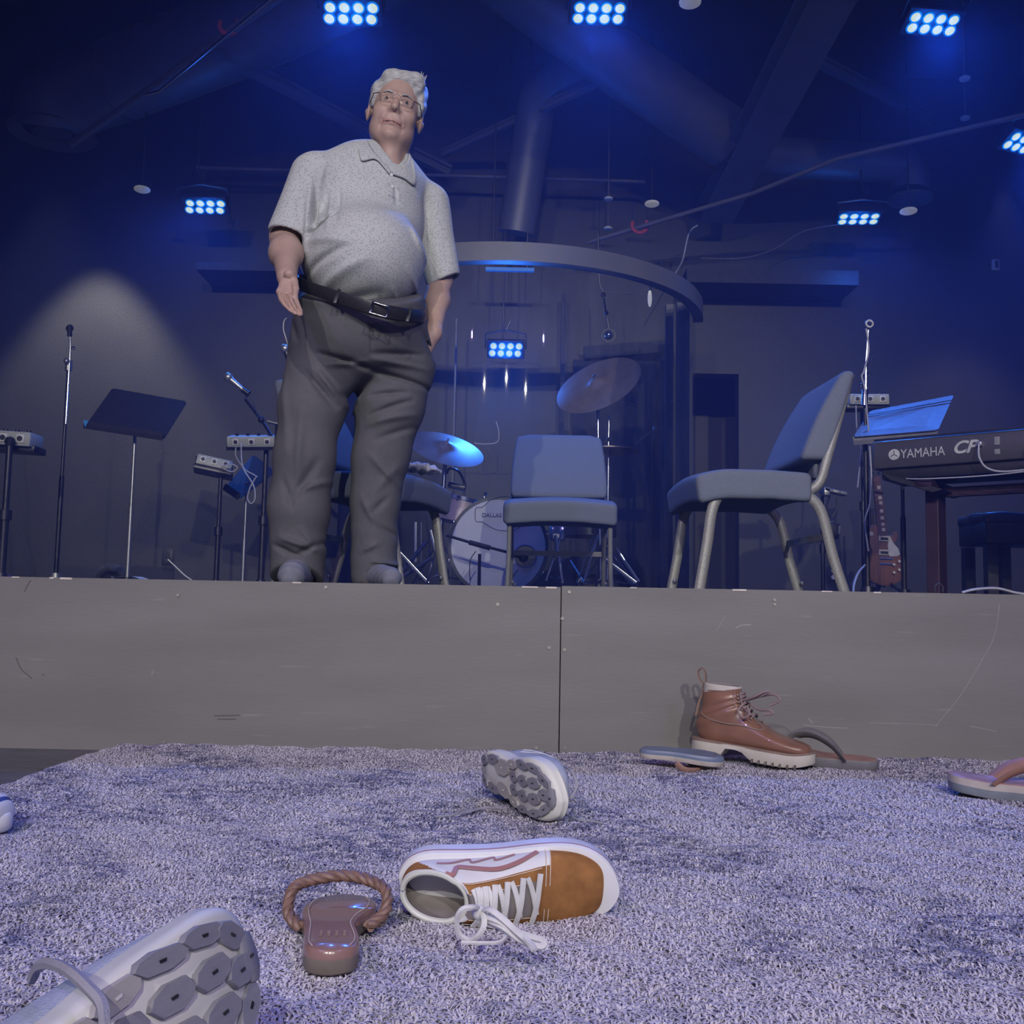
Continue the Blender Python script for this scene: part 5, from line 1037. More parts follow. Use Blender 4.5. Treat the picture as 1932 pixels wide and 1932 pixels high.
for c, to, w_, nmz in (((562, 3.41), (550, 3.24), .054, 0), ((703, 3.55), (738, 3.345), .043, 0)):
    a = PY(c[0], 1095, c[1]); t_ = PY(to[0], 1098, to[1]); a.z = H + .05; t_.z = H + .034
    def sk(P, a=a, t_=t_, w_=w_):
        d = rc(P, np.array(a, np.float32), np.array(t_, np.float32), w_ * 1.02, w_ * .82); d = smin(d, rc(P, np.array(a, np.float32), np.array(a + V((0, .02, .10)), np.float32), .044, .046), .03)
        x, z = P[..., 0], P[..., 2]; return smax(d, H + .001 - z, .01) - .0018 * np.sin((z + P[..., 1]) * 150)
    sdf_obj('sock', sk, (min(a.x, t_.x) - .08, t_.y - .08, H - .01), (max(a.x, t_.x) + .08, a.y + .12, H + .2), .005, m_sock, man, 1)
b = MB(); b.tube(smoothpath([PY(541, 600, 3.42), PY(536, 606, 3.42), PY(535, 622, 3.42), PY(540, 640, 3.42), PY(544, 655, 3.44)], 5), .0022, 6); tag(b.build('earpiece_cord', m_cable), 'thin coiled cord at the left hip of the man', 'cord')
# ================================================================ RUG
RX0, RX1, RY0, RY1, RZ = -.985, 2.6, .30, 2.628, .016
rug = thing('area_rug', 'large distressed pale grey-lilac rug lying in front of the stage', 'rug', (.5, 1.5, 0))
m_rug = bpy.data.materials.new('rug_pile'); m_rug.use_nodes = True; nn, ll, bb = nodes_of(m_rug); bb.inputs['Roughness'].default_value = .9; bb.inputs['Specular IOR Level'].default_value = .1
tc = nn.new('ShaderNodeTexCoord')
def nz_(scale, vec, det=4, dist=0):
    mp = nn.new('ShaderNodeMapping'); mp.inputs['Scale'].default_value = vec; ll.new(tc.outputs['Object'], mp.inputs[0]); n = nn.new('ShaderNodeTexNoise'); n.inputs['Scale'].default_value = scale; n.inputs['Detail'].default_value = det; n.inputs['Distortion'].default_value = dist; ll.new(mp.outputs[0], n.inputs['Vector']); return n.outputs['Fac']
def ramp_(sock, p0, c0, p1, c1):
    r = nn.new('ShaderNodeValToRGB'); r.color_ramp.elements[0].position = p0; r.color_ramp.elements[0].color = (*c0, 1); r.color_ramp.elements[1].position = p1; r.color_ramp.elements[1].color = (*c1, 1); ll.new(sock, r.inputs[0]); return r.outputs[0]
def mixc(f, a, b_, mode='MIX'):
    m = nn.new('ShaderNodeMix'); m.data_type = 'RGBA'; m.blend_type = mode; (ll.new(f, m.inputs[0]) if not isinstance(f, float) else setattr(m.inputs[0], 'default_value', f)); ll.new(a, m.inputs[6])
    ll.new(b_, m.inputs[7]) if not isinstance(b_, tuple) else setattr(m.inputs[7], 'default_value', (*b_, 1)); return m.outputs[2]
fine = ramp_(nz_(95, (1, 1, 1), 3), .3, (.49, .465, .52), .7, (.63, .60, .655))
patch = nz_(2.6, (1.3, 1.0, 1), 6, .8); streak = nz_(26, (1, 2.2, 1), 5, 1.2)
ma = nn.new('ShaderNodeMath'); ma.operation = 'MULTIPLY'; ll.new(ramp_(patch, .45, (0, 0, 0), .57, (1, 1, 1)), ma.inputs[0]); ll.new(ramp_(streak, .45, (0, 0, 0), .56, (1, 1, 1)), ma.inputs[1])
c1_ = mixc(ma.outputs[0], fine, (.22, .22, .32))
warm = ramp_(nz_(4.5, (1, 1, 1), 3), .55, (0, 0, 0), .7, (1, 1, 1)); w2 = nn.new('ShaderNodeMath'); w2.operation = 'MULTIPLY'; w2.inputs[1].default_value = .35; ll.new(warm, w2.inputs[0])
c2_ = mixc(w2.outputs[0], c1_, (.46, .43, .40)); ll.new(c2_, bb.inputs['Base Color'])
def rug_h(x, y): return RZ + .0028 * np.sin(x * 23 + 2 * np.sin(y * 17)) * np.sin(y * 29 + x * 6) + .0018 * np.sin(x * 61 + y * 47)
nx, ny = 420, 280; X, Y_ = np.meshgrid(np.linspace(RX0, RX1, nx), np.linspace(RY0, RY1, ny), indexing='ij'); ed = np.minimum(np.minimum(X - RX0, RX1 - X), np.minimum(Y_ - RY0, RY1 - Y_)); Zr = np.where(ed < .004, .001, rug_h(X, Y_)) * 1.0
Zr -= .004 * (ed >= .004)
vv = np.stack([X + .003 * np.sin(Y_ * 60) * (ed < .01), Y_, Zr], -1).reshape(-1, 3); link('rug_base', newmesh('rug_base', vv, quadgrid(nx, ny), m_rug), rug)
def tufts(n, xr, yr, ln, wd, xf=None, cls=1.0):
    x = RNG.uniform(*xr, n); y = yr[0] + (yr[1] - yr[0]) * RNG.random(n) ** cls
    if xf is not None: k = np.abs(x - 0) < xf(y); x, y = x[k], y[k]
    n = len(x); a = RNG.uniform(0, 2 * pi, n); L_ = ln * RNG.uniform(.6, 1.4, n); W_ = wd * RNG.uniform(.7, 1.3, n); dx, dy = np.cos(a), np.sin(a); px_, py_ = -dy, dx
    z = rug_h(x, y) - .0075; h = RNG.uniform(.6, 1.0, n) * .0070; rows = []
    cv = RNG.uniform(-.5, .5, n)
    for t, hh, ww in ((0, .2, 1), (.35, .95, 1), (.75, .95, .85), (1.05, .35, .35)):
        cx = x + dx * L_ * (t - .5) + px_ * L_ * cv * t * (1 - t) * 1.6; cy = y + dy * L_ * (t - .5) + py_ * L_ * cv * t * (1 - t) * 1.6; cz = z + .004 + h * hh
        for s in (-1, 1): rows.append(np.stack([cx + s * px_ * W_ * ww / 2, cy + s * py_ * W_ * ww / 2, cz], -1))
    v = np.stack(rows, 1).reshape(-1, 3); b0 = np.arange(n)[:, None] * 8
    f = np.concatenate([b0 + np.array([2 * k, 2 * k + 1, 2 * k + 3, 2 * k + 2]) for k in range(3)], 0)
    return v, f
fr = lambda y: (y * .56 + .06)
T1 = tufts(150000, (-.99, 1.1), (.88, 1.7), .0115, .0021, lambda y: np.maximum(.0, fr(y))); T2 = tufts(150000, (-.99, 1.65), (1.6, 2.635), .013, .0027, fr)
T3 = tufts(4000, (-.992, -.975), (1.6, 2.63), .014, .0026); T4 = tufts(6000, (-.98, 1.6), (2.615, 2.629), .014, .0028); vs = []; fs = []; off = 0
for v, f in (T1, T2, T3, T4): vs.append(v); fs.append(f + off); off += len(v)
vs = np.concatenate(vs); fs = np.concatenate(fs); vs[:, 0] = np.maximum(vs[:, 0], RX0 - .006); vs[:, 1] = np.minimum(vs[:, 1], YS - .0215)
pile = link('rug_pile', newmesh('rug_pile', vs, fs, m_rug), rug); pile['kind'] = 'stuff'
for ob in (pile,):
    pass
RT_ = RZ + .003          # the level shoes rest on
# ================================================================ SHOES
class FanLoft:
    """side profile sections (top x,z ; bottom x,z ; half width): lofted from toe to collar"""
    def __init__(s, sec, n=80, off=None):
        S = np.array(sec, float); k = len(S); t = np.linspace(0, k - 1, n); s.n = n; o = []
        for i in range(k):
            pass
        P = [V((0, 0, 0))]
        def cr(col):
            c = S[:, col]; out = []
            for tt in t:
                i = min(int(tt), k - 2); u = tt - i; p0, p1, p2, p3_ = c[max(i - 1, 0)], c[i], c[i + 1], c[min(i + 2, k - 1)]
                out.append(.5 * ((2 * p1) + (p2 - p0) * u + (2 * p0 - 5 * p1 + 4 * p2 - p3_) * u * u + (3 * p1 - p0 - 3 * p2 + p3_) * u ** 3))
            return np.array(out)
        s.S = np.stack([cr(i) for i in range(S.shape[1])], 1)
    def pt(s, a, u, h=0):
        """a in 0..1 from toe to collar, u angle: 0 top, pi bottom, sign = side (+y left)"""
        def raw(a, u):
            i = np.clip(a, 0, 1) * (s.n - 1); j = int(min(i, s.n - 2)); r = s.S[j] * (1 - (i - j)) + s.S[j + 1] * (i - j)
            tx, tz, bx, bz, w = r[:5]; pw = r[5] if len(r) > 5 else .8; skew = r[6] if len(r) > 6 else 0
            c, sn = cos(u), sin(u); c = abs(c) ** pw * (1 if c >= 0 else -1); sn = abs(sn) ** pw * (1 if sn >= 0 else -1)
            return V(((tx + bx) / 2 + c * (tx - bx) / 2, sn * w + skew, (tz + bz) / 2 + c * (tz - bz) / 2))
        p = raw(a, u)
        if h:
            da = raw(min(a + .01, 1), u) - raw(max(a - .01, 0), u); du = raw(a, u + .05) - raw(a, u - .05); n = du.cross(da)
            if n.length > 1e-12: n.normalize(); r0 = raw(a, 0).lerp(raw(a, pi), .5); n = n if n.dot(p - r0) > 0 else -n; p = p + n * h
        return p
    def mesh(s, name, mats, matf=None, m=40, close_toe=True, M=None, parent=None, thick=.003, off=0, bump=None):
        vs = []; us = [2 * pi * j / m for j in range(m)]
        for i in range(s.n):
            for u in us:
                uu = u if u <= pi else u - 2 * pi; p = s.pt(i / (s.n - 1), uu, off + (bump(i / (s.n - 1), uu) if bump else 0)); vs.append(M @ p if M is not None else p)
        fs = [(i * m + j, i * m + (j + 1) % m, (i + 1) * m + (j + 1) % m, (i + 1) * m + j) for i in range(s.n - 1) for j in range(m)]; fm = []
        for i in range(s.n - 1):
            for j in range(m):
                u = us[j] + pi / m; u = u if u <= pi else u - 2 * pi; fm.append(matf((i + .5) / (s.n - 1), u) if matf else 0)
        if close_toe: fs.append(tuple(reversed(range(m)))); fm.append(fm[0])
        o = link(name, newmesh(name, vs, fs, mats, fm), parent, False)
        md = o.modifiers.new('solid', 'SOLIDIFY'); md.thickness = thick; md.offset = -1
        for q in range(len(mats)): o.data.materials.append(m_lin)
        md.material_offset = len(mats); return o
    def ribbon(s, mb, path, wd, h=.001, th=.0012, M=None):
        P = [s.pt(a, u, h) for a, u in path]; Q = [s.pt(a, u, h + .01) for a, u in path]; P = smoothpath(P, 4); Q = smoothpath(Q, 4); vs = []; k = len(P)
        for i in range(k):
            t = (P[min(i + 1, k - 1)] - P[max(i - 1, 0)]).normalized(); n = (Q[i] - P[i]).normalized(); side = t.cross(n).normalized(); w_ = wd if not callable(wd) else wd(i / (k - 1))
            vs += [P[i] - side * w_ / 2, P[i] - side * w_ * .4 + n * th, P[i] + side * w_ * .4 + n * th, P[i] + side * w_ / 2]
        mb.add([M @ v if M is not None else v for v in vs], [(i * 4 + j, i * 4 + (j + 1) % 4, (i + 1) * 4 + (j + 1) % 4, (i + 1) * 4 + j) for i in range(k - 1) for j in range(4)] + [(0, 1, 2, 3), tuple((k - 1) * 4 + j for j in (3, 2, 1, 0))])
def outline(L, ws, n=64):
    """ws: (t, y_left, y_right) stations from heel 0 to toe 1 in metres"""
    W_ = np.array(ws, float); t = (1 - np.cos(np.linspace(0, pi, n // 2 + 1))) / 2
    yl = np.interp(t, W_[:, 0], W_[:, 1]); yr = np.interp(t, W_[:, 0], W_[:, 2])
    for _ in range(3):
        yl[1:-1] = (yl[:-2] + 2 * yl[1:-1] + yl[2:]) / 4; yr[1:-1] = (yr[:-2] + 2 * yr[1:-1] + yr[2:]) / 4
    return [(a * L, b_) for a, b_ in zip(t, yl)] + [(a * L, b_) for a, b_ in list(zip(t, yr))[::-1]][1:-1]
def sole(name, ol, zb, zt_, mats, parent, rows=None, M=None, bandmat=None, x0=0):
    """zb, zt_: functions of x; rows: list of (k, inset scale, material)"""
    n = len(ol); cx = sum(p[0] for p in ol) / n; cy = sum(p[1] for p in ol) / n; rows = rows or [(0, .93, 0), (.12, .985, 0), (.5, 1, 0), (.88, .99, 0), (1, .95, 0)]; vs = []
    for k, sc_, _ in rows:
        for x, y in ol:
            X_ = cx + (x - cx) * (1 - (1 - sc_) * .6); Yy = cy + (y - cy) * sc_; z = zb(X_) * (1 - k) + zt_(X_) * k; vs.append(V((X_ + x0, Yy, z)))
    # caps: rows of quads across, so that the curved sole stays smooth
    fs = []; fm = []; h = n // 2
    for i in range(len(rows) - 1):
        for j in range(n): fs.append((i * n + j, i * n + (j + 1) % n, (i + 1) * n + (j + 1) % n, (i + 1) * n + j)); fm.append(rows[i + 1][2])
    for base_, fl in ((0, True), ((len(rows) - 1) * n, False)):
        for j in range(h):
            a, b_ = base_ + j, base_ + j + 1; c, d = base_ + (n - j) % n, base_ + (n - j - 1) % n
            f = tuple(dict.fromkeys((a, b_, d, c))); 
            if len(f) >= 3: fs.append(f if fl else tuple(reversed(f))); fm.append(rows[0 if fl else -1][2])
    b = MB()
    if M is not None: vs = [M @ v for v in vs]
    b.add(vs, fs); b.m = fm; return b.build(name, mats, parent, False, angle=50)
def frame(o, x, z):
    """matrix whose local x (toe) and z (up through the shoe) point along the given world directions"""
    x = V(x).normalized(); z = V(z); z = (z - x * z.dot(x)).normalized(); y = z.cross(x); return Matrix.Translation(o) @ Matrix((x, y, z)).transposed().to_4x4()
m_lace = mat('white_lace', (.62, .61, .60), .8, bump=.4, bscale=900); m_rubber = mat('white_rubber', (.66, .66, .68), .45, var=.04)
m_suede = mat('orange_suede', (.27, .125, .045), .9, var=.22, scale=40, bump=.2, bscale=500, spec=.15); m_canvas = mat('white_canvas', (.62, .62, .64), .7, var=.03); m_mauve = mat('mauve_leather', (.34, .17, .16), .35, var=.05)
m_brown = mat('brown_suede', (.19, .055, .03), .9, var=.2, scale=30, spec=.15)
m_lin = mat('grey_lining', (.20, .175, .17), .95); m_green = mat('cream_leather', (.55, .56, .50), .5, var=.04); m_stitch = mat('pale_stitch', (.60, .48, .40), .7)
# ---- orange low-top sneaker lying on its side
SN = [(.289, .030, .289, .020, .010, .9), (.283, .044, .286, .015, .028, .85), (.268, .054, .27, .012, .041, .8), (.240, .061, .245, .012, .050, .8), (.205, .068, .205, .012, .0525, .8), (.170, .085, .16, .012, .048, .8), (.140, .098, .12, .012, .042, .8), (.120, .105, .080, .012, .038, .8), (.108, .109, .040, .013, .036, .8), (.102, .109, .014, .018, .036, .85), (.098, .106, .002, .030, .037, .9), (.096, .102, -.002, .045, .036, .95), (.094, .098, -.001, .058, .035, .95), (.092, .095, .002, .068, .034, .95)]
c0 = PZ(965, 1742, RT_ + .01)
sn = thing('low_top_sneaker', 'orange and white low-top sneaker lying on its side on the rug', 'shoe', M=Matrix.Translation((0, 0, 0)))
sx = V((.997, .02, -.03)); sz = V((0, -.97, -.22)); heel = PZ(772, 1745, RT_); heel.z = RT_ + .052
sn.matrix_world = frame(heel + V((-.012, .072, -.006)), sx, sz) @ Matrix.Scale(.835, 4); sn.name = 'low_top_sneaker'
FL = FanLoft(SN)
def snm(a, u):
    u_ = abs(u); 
    if a < .30: return 0 if (u < -.35 or a < .12 and u < .1) else 0
    if u_ < .42 and a > .34: return 3                       # tongue
    if a > .90: return 2                                     # padded collar
    if u_ < .95 and a < .74: return 0 if u < 0 else 4       # eyestay
    if a > .66 and u_ > 1.25 and a > .70 + .15 * (2.6 - u_): return 0
    return 1
# image up side of the shoe is local +y or -y? the upper side gets the white panel; the lower side stays brown
up_ = FL.mesh('upper', [m_suede, m_canvas, m_canvas, m_lin, m_suede], snm, 56, True, None, sn, .0035)
ol = outline(.318, [(0, .0, .0), (.015, .016, -.016), (.05, .029, -.029), (.12, .039, -.039), (.3, .041, -.039), (.45, .045, -.042), (.62, .056, -.053), (.75, .060, -.056), (.86, .056, -.052), (.94, .042, -.040), (.985, .022, -.022), (1, 0, 0)])
sole('rubber_sole', ol, lambda x: .0 + .012 * max(0, (x - .23) / .07) ** 2 if x > .23 else .0, lambda x: .030 + .010 * max(0, (x - .24) / .06) ** 2 if x > .24 else .030, [m_rubber, m_mauve], sn, [(0, .96, 0), (.1, 1, 0), (.60, 1, 0), (.62, 1.004, 1), (.74, 1.004, 1), (.76, 1, 0), (.97, .99, 0), (1, .95, 0)], x0=-.009)
for s in (1, -1):
    b = MB(); FL.ribbon(b, [(.34, s * 1.60), (.40, s * 1.28), (.47, s * 1.22), (.56, s * 1.42), (.62, s * 1.50), (.70, s * 1.28), (.80, s * 1.15), (.88, s * 1.3)], .0075, .002, .0018); b.build('side_stripe', m_mauve, sn, False)
    b = MB()
    FL.ribbon(b, [(.305, s * .25), (.305, s * .7), (.305, s * 1.2), (.305, s * 1.75)], .0012, .0015, .0006); FL.ribbon(b, [(.318, s * .25), (.318, s * .7), (.318, s * 1.2), (.318, s * 1.75)], .0012, .0015, .0006)
    FL.ribbon(b, [(.33, s * .83), (.45, s * .83), (.6, s * .83), (.73, s * .83)], .0012, .0015, .0006); FL.ribbon(b, [(.36, s * .46), (.5, s * .46), (.72, s * .46)], .0012, .0015, .0006)
    b.build('stitching', m_stitch, sn, False)
b = MB(); zz = [(.40, 1.72), (.46, 1.60), (.465, 1.78), (.54, 1.62), (.545, 1.80), (.62, 1.66), (.72, 1.70)]
FL.ribbon(b, [(a, u) for a, u in zz], .003, .0015, .0012); FL.ribbon(b, [(a, -u) for a, u in zz], .003, .0015, .0012); b.build('jagged_trim', m_mauve, sn, False)
b = MB(); us = np.linspace(-pi * .98, pi * .98, 40); b.tube([FL.pt(.995, u, .001) for u in us], .0042, 8); b.build('collar_roll', m_green, sn, False)
for k in range(6):
    a = .345 + k * .052; b = MB(); FL.ribbon(b, [(a + .012, -.66), (a + .006, -.3), (a, .0), (a - .004, .35), (a - .008, .66)], .0085, .004, .0022); b.build('lace', m_lace, sn, False)
    b = MB(); FL.ribbon(b, [(a + .03, .64), (a + .018, .3), (a + .005, -.05), (a - .002, -.35)], .008, .0025, .002); b.build('lace', m_lace, sn, False)
def wribbon(mb, pts, wd, th=.0016, up=(0, 0, 1), n=6):
    P = smoothpath(pts, n); mb.tube(P, wd / 2, 6, flat=(th / wd * 2, 1) , up=up)
kn = PY(904, 1722, 1.075)
def q_(x, y, Y): return PY(x, y, Y)
b = MB(); wribbon(b, [q_(905, 1716, 1.08), q_(893, 1712, 1.06), q_(872, 1716, 1.055), q_(862, 1735, 1.06), q_(866, 1760, 1.065), q_(884, 1773, 1.065), q_(903, 1764, 1.06), q_(914, 1742, 1.06), q_(910, 1720, 1.07)], .0065, .0022, (0, -1, 0)); b.build('lace_loop', m_lace, sn, True)
b = MB(); wribbon(b, [q_(908, 1718, 1.075), q_(925, 1717, 1.06), q_(950, 1735, 1.05), q_(975, 1758, 1.04), q_(995, 1775, 1.03), q_(1008, 1792, 1.015)], .0075, .0022, (0, -.6, .8)); b.tube([q_(985, 1766, 1.035), q_(1010, 1793, 1.012)], .0012, 6); b.build('lace_end', m_lace, sn, True)
b = MB(); wribbon(b, [q_(912, 1728, 1.07), q_(940, 1738, 1.055), q_(975, 1758, 1.045), q_(1005, 1768, 1.045), q_(1026, 1776, 1.04), q_(1020, 1786, 1.035), q_(985, 1775, 1.04), q_(950, 1750, 1.05), q_(918, 1735, 1.07)], .0075, .0022, (0, -.6, .8)); b.build('lace_loop', m_lace, sn, True)
b = MB(); wribbon(b, [q_(915, 1745, 1.07), q_(945, 1752, 1.06), q_(954, 1765, 1.05), q_(942, 1777, 1.035), q_(915, 1779, 1.03), q_(870, 1778, 1.03)], .004, .002, (0, -.3, .9)); b.build('lace_end', m_lace, sn, True)
b = MB(); b.ball(kn, (.008, .006, .008), 10); b.build('lace_knot', m_lace, sn, True)
# lace parts above were given in world positions: bring them into the shoe frame
inv = sn.matrix_world.inverted()
for o in [k for k in SC.objects if k.parent == sn and k.name.split('.')[0] in ('lace_loop', 'lace_end', 'lace_knot')]: o.data.transform(inv)
# ---- lace-up boot
m_boot = mat('tan_leather', (.215, .105, .07), .32, var=.16, scale=14, bump=.12, bscale=60, coat=.25); m_bsole = mat('cream_boot_sole', (.50, .46, .40), .6, var=.06); m_welt = mat('brown_welt', (.22, .15, .12), .5); m_blace = mat('mauve_brown_lace', (.24, .17, .17), .7)
BO_ = [(.300, .045, .301, .036, .010, .9), (.295, .058, .298, .030, .028, .85), (.280, .067, .283, .028, .042, .8), (.250, .075, .258, .028, .049, .8), (.215, .088, .22, .028, .050, .8), (.185, .106, .175, .028, .046, .8), (.160, .128, .125, .028, .041, .8), (.142, .148, .075, .028, .037, .8), (.130, .165, .03, .030, .036, .8), (.124, .180, .004, .050, .037, .85), (.120, .195, -.002, .085, .037, .9), (.117, .210, .004, .120, .036, .95), (.114, .222, .010, .155, .0365, 1), (.112, .234, .012, .190, .037, 1), (.111, .244, .0125, .244, .0375, 1)]
BO = [(x1, z1 if z1 < .05 else .05 + (z1 - .05) * .68, x2, z2 if z2 < .05 else .05 + (z2 - .05) * .68, *r) for x1, z1, x2, z2, *r in BO_]
bo = thing('lace_up_boot', 'tan leather lace-up boot with cream sole standing at the stage front', 'boot', M=Matrix.Identity(4))
a0 = PZ(1306, 1428, RT_); toe = PZ(1532, 1452, RT_ + .01); dirx = (toe - a0); 
bd = V((.232 * 1.1, -.16, -.028)).normalized(); S_ = .93
bo.matrix_world = frame(V((PY(1316, 1420, 2.50).x, 2.535, RT_ + .022)), V((.86, -.46, -.075)), V((.08, -.03, 1))) @ Matrix.Scale(S_, 4); FB = FanLoft(BO)
def wr(a, u): return .0016 * sin(a * 48 + 2.2 * u + 2 * sin(a * 17)) * max(0, sin((a - .45) * 6)) * (1 if .5 < a < .93 else 0)
FB.mesh('boot_upper', [m_boot, m_lin, m_bsole], lambda a, u: (2 if a > .955 else 1 if (abs(u) < .26 and a > .42) else 0), 56, True, None, bo, .004, bump=wr)
ol = outline(.322, [(0, 0, 0), (.015, .016, -.016), (.05, .028, -.028), (.12, .037, -.037), (.3, .037, -.036), (.45, .039, -.038), (.62, .051, -.048), (.75, .056, -.051), (.86, .051, -.047), (.94, .037, -.034), (.985, .019, -.018), (1, 0, 0)])
def bz(x): return 0 if x < .088 else (.022 * min(1, (x - .088) / .012) if x < .14 else (.022 * max(0, 1 - (x - .14) / .03) + .014 * max(0, (x - .25) / .07) ** 2))
sole('boot_sole', ol, bz, lambda x: .036 + .010 * max(0, (x - .26) / .06) ** 2 if x > .26 else .036, [m_bsole, m_welt], bo, [(0, .97, 0), (.06, 1, 0), (.86, .99, 0), (.88, 1.02, 1), (1, 1.02, 1), (1.02, .95, 1)], x0=-.010)
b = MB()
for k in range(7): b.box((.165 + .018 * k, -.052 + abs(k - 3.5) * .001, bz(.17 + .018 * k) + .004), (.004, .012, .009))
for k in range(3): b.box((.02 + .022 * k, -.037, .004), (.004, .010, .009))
b.build('shaded_lug', mat('lug_shadow_rubber', (.12, .10, .09), .7), bo, False, smooth=False)  # dark blocks: the shade among the lugs is put into the rubber colour
for s in (-1, 1):
    b = MB(); FB.ribbon(b, [(.42, s * .33), (.36, s * .55), (.38, s * .95), (.48, s * 1.25), (.58, s * 1.5), (.70, s * 1.9), (.78, s * 2.4)], .004, .0012, .0015); FB.ribbon(b, [(.40, s * .38), (.44, s * .75), (.56, s * .80), (.75, s * .8), (.93, s * .75)], .0025, .0012, .0012); b.build('seam', m_welt, bo, False)
b = MB(); FB.ribbon(b, [(.94, -1.2), (.955, -2.0), (.955, -3.14), (.955, 2.0), (.94, 1.2)], .003, .001, .0012); b.build('collar_seam', m_welt, bo, False)
b = MB(); b.tube(smoothpath([(.012, 0, .172), (-.004, 0, .19), (-.008, 0, .21), (.003, 0, .216), (.012, 0, .205), (.014, 0, .18)], 5), .006, 6, flat=(.5, 1.2)); b.tube(smoothpath([(.012, 0, .18), (.008, 0, .15), (.0, 0, .12), (-.004, 0, .09)], 5), .0045, 6); b.build('pull_loop', m_welt, bo, False)
for k in range(7):
    a = .46 + k * .062; b = MB(); FB.ribbon(b, [(a, -.52), (a + .008, -.25), (a + .012, 0), (a + .004, .3), (a - .004, .52)], .0055, .006, .003); b.build('boot_lace', m_blace, bo, False)
    b = MB(); FB.ribbon(b, [(a + .03, -.50), (a + .02, -.2), (a + .008, .1), (a - .004, .5)], .0050, .004, .003); b.build('boot_lace', m_blace, bo, False)
    for s in (-1, 1): b = MB(); b.ball(FB.pt(a, s * .56, .003), .0038, 8); b.build('eyelet', m_welt, bo, False)
for pts in ([(x, y, .05 + (z - .05) * .74) for x, y, z in pp] for pp in ([(.125, -.02, .185), (.15, -.03, .20), (.175, -.03, .222), (.19, -.03, .228), (.165, -.02, .205), (.13, -.01, .19)], [(.13, 0, .185), (.165, .0, .205), (.20, -.01, .218), (.215, -.01, .200), (.19, -.01, .178)], [(.13, -.02, .18), (.12, -.045, .15), (.135, -.05, .13), (.15, -.05, .145), (.14, -.04, .17)], [(.135, .0, .175), (.165, -.02, .16), (.195, -.03, .165), (.205, -.03, .155), (.18, -.03, .148)])):
    b = MB(); b.tube(smoothpath(pts, 6), .0032, 6); b.build('lace_bow', m_blace, bo, False)
# ---- running shoes
m_mesh = mat('pale_blue_mesh', (.33, .36, .44), .85, var=.10, scale=60, bump=.5, bscale=500); m_mid = mat('cream_midsole', (.58, .57, .51), .55, var=.05, scale=10); m_pod = mat('grey_outsole_rubber', (.215, .21, .235), .6, var=.05, bump=.3, bscale=300, stretch=(1, 8, 1)); m_gl = mat('grey_lace', (.27, .265, .30), .8, bump=.3, bscale=600); m_taupe = mat('taupe_outsole', (.34, .32, .30), .6, var=.05)
RS = [(.289, .040, .290, .028, .010, .9), (.283, .056, .286, .022, .028, .85), (.268, .066, .272, .020, .042, .8), (.240, .075, .245, .020, .050, .8), (.205, .084, .205, .020, .051, .8), (.170, .100, .16, .020, .046, .8), (.140, .114, .12, .020, .041, .8), (.120, .122, .080, .020, .038, .8), (.108, .126, .040, .022, .037, .8), (.102, .126, .012, .028, .037, .85), (.098, .124, .000, .045, .037, .9), (.096, .122, -.003, .065, .036, .95), (.094, .120, -.004, .085, .034, .95), (.092, .118, -.006, .100, .033, .95)]
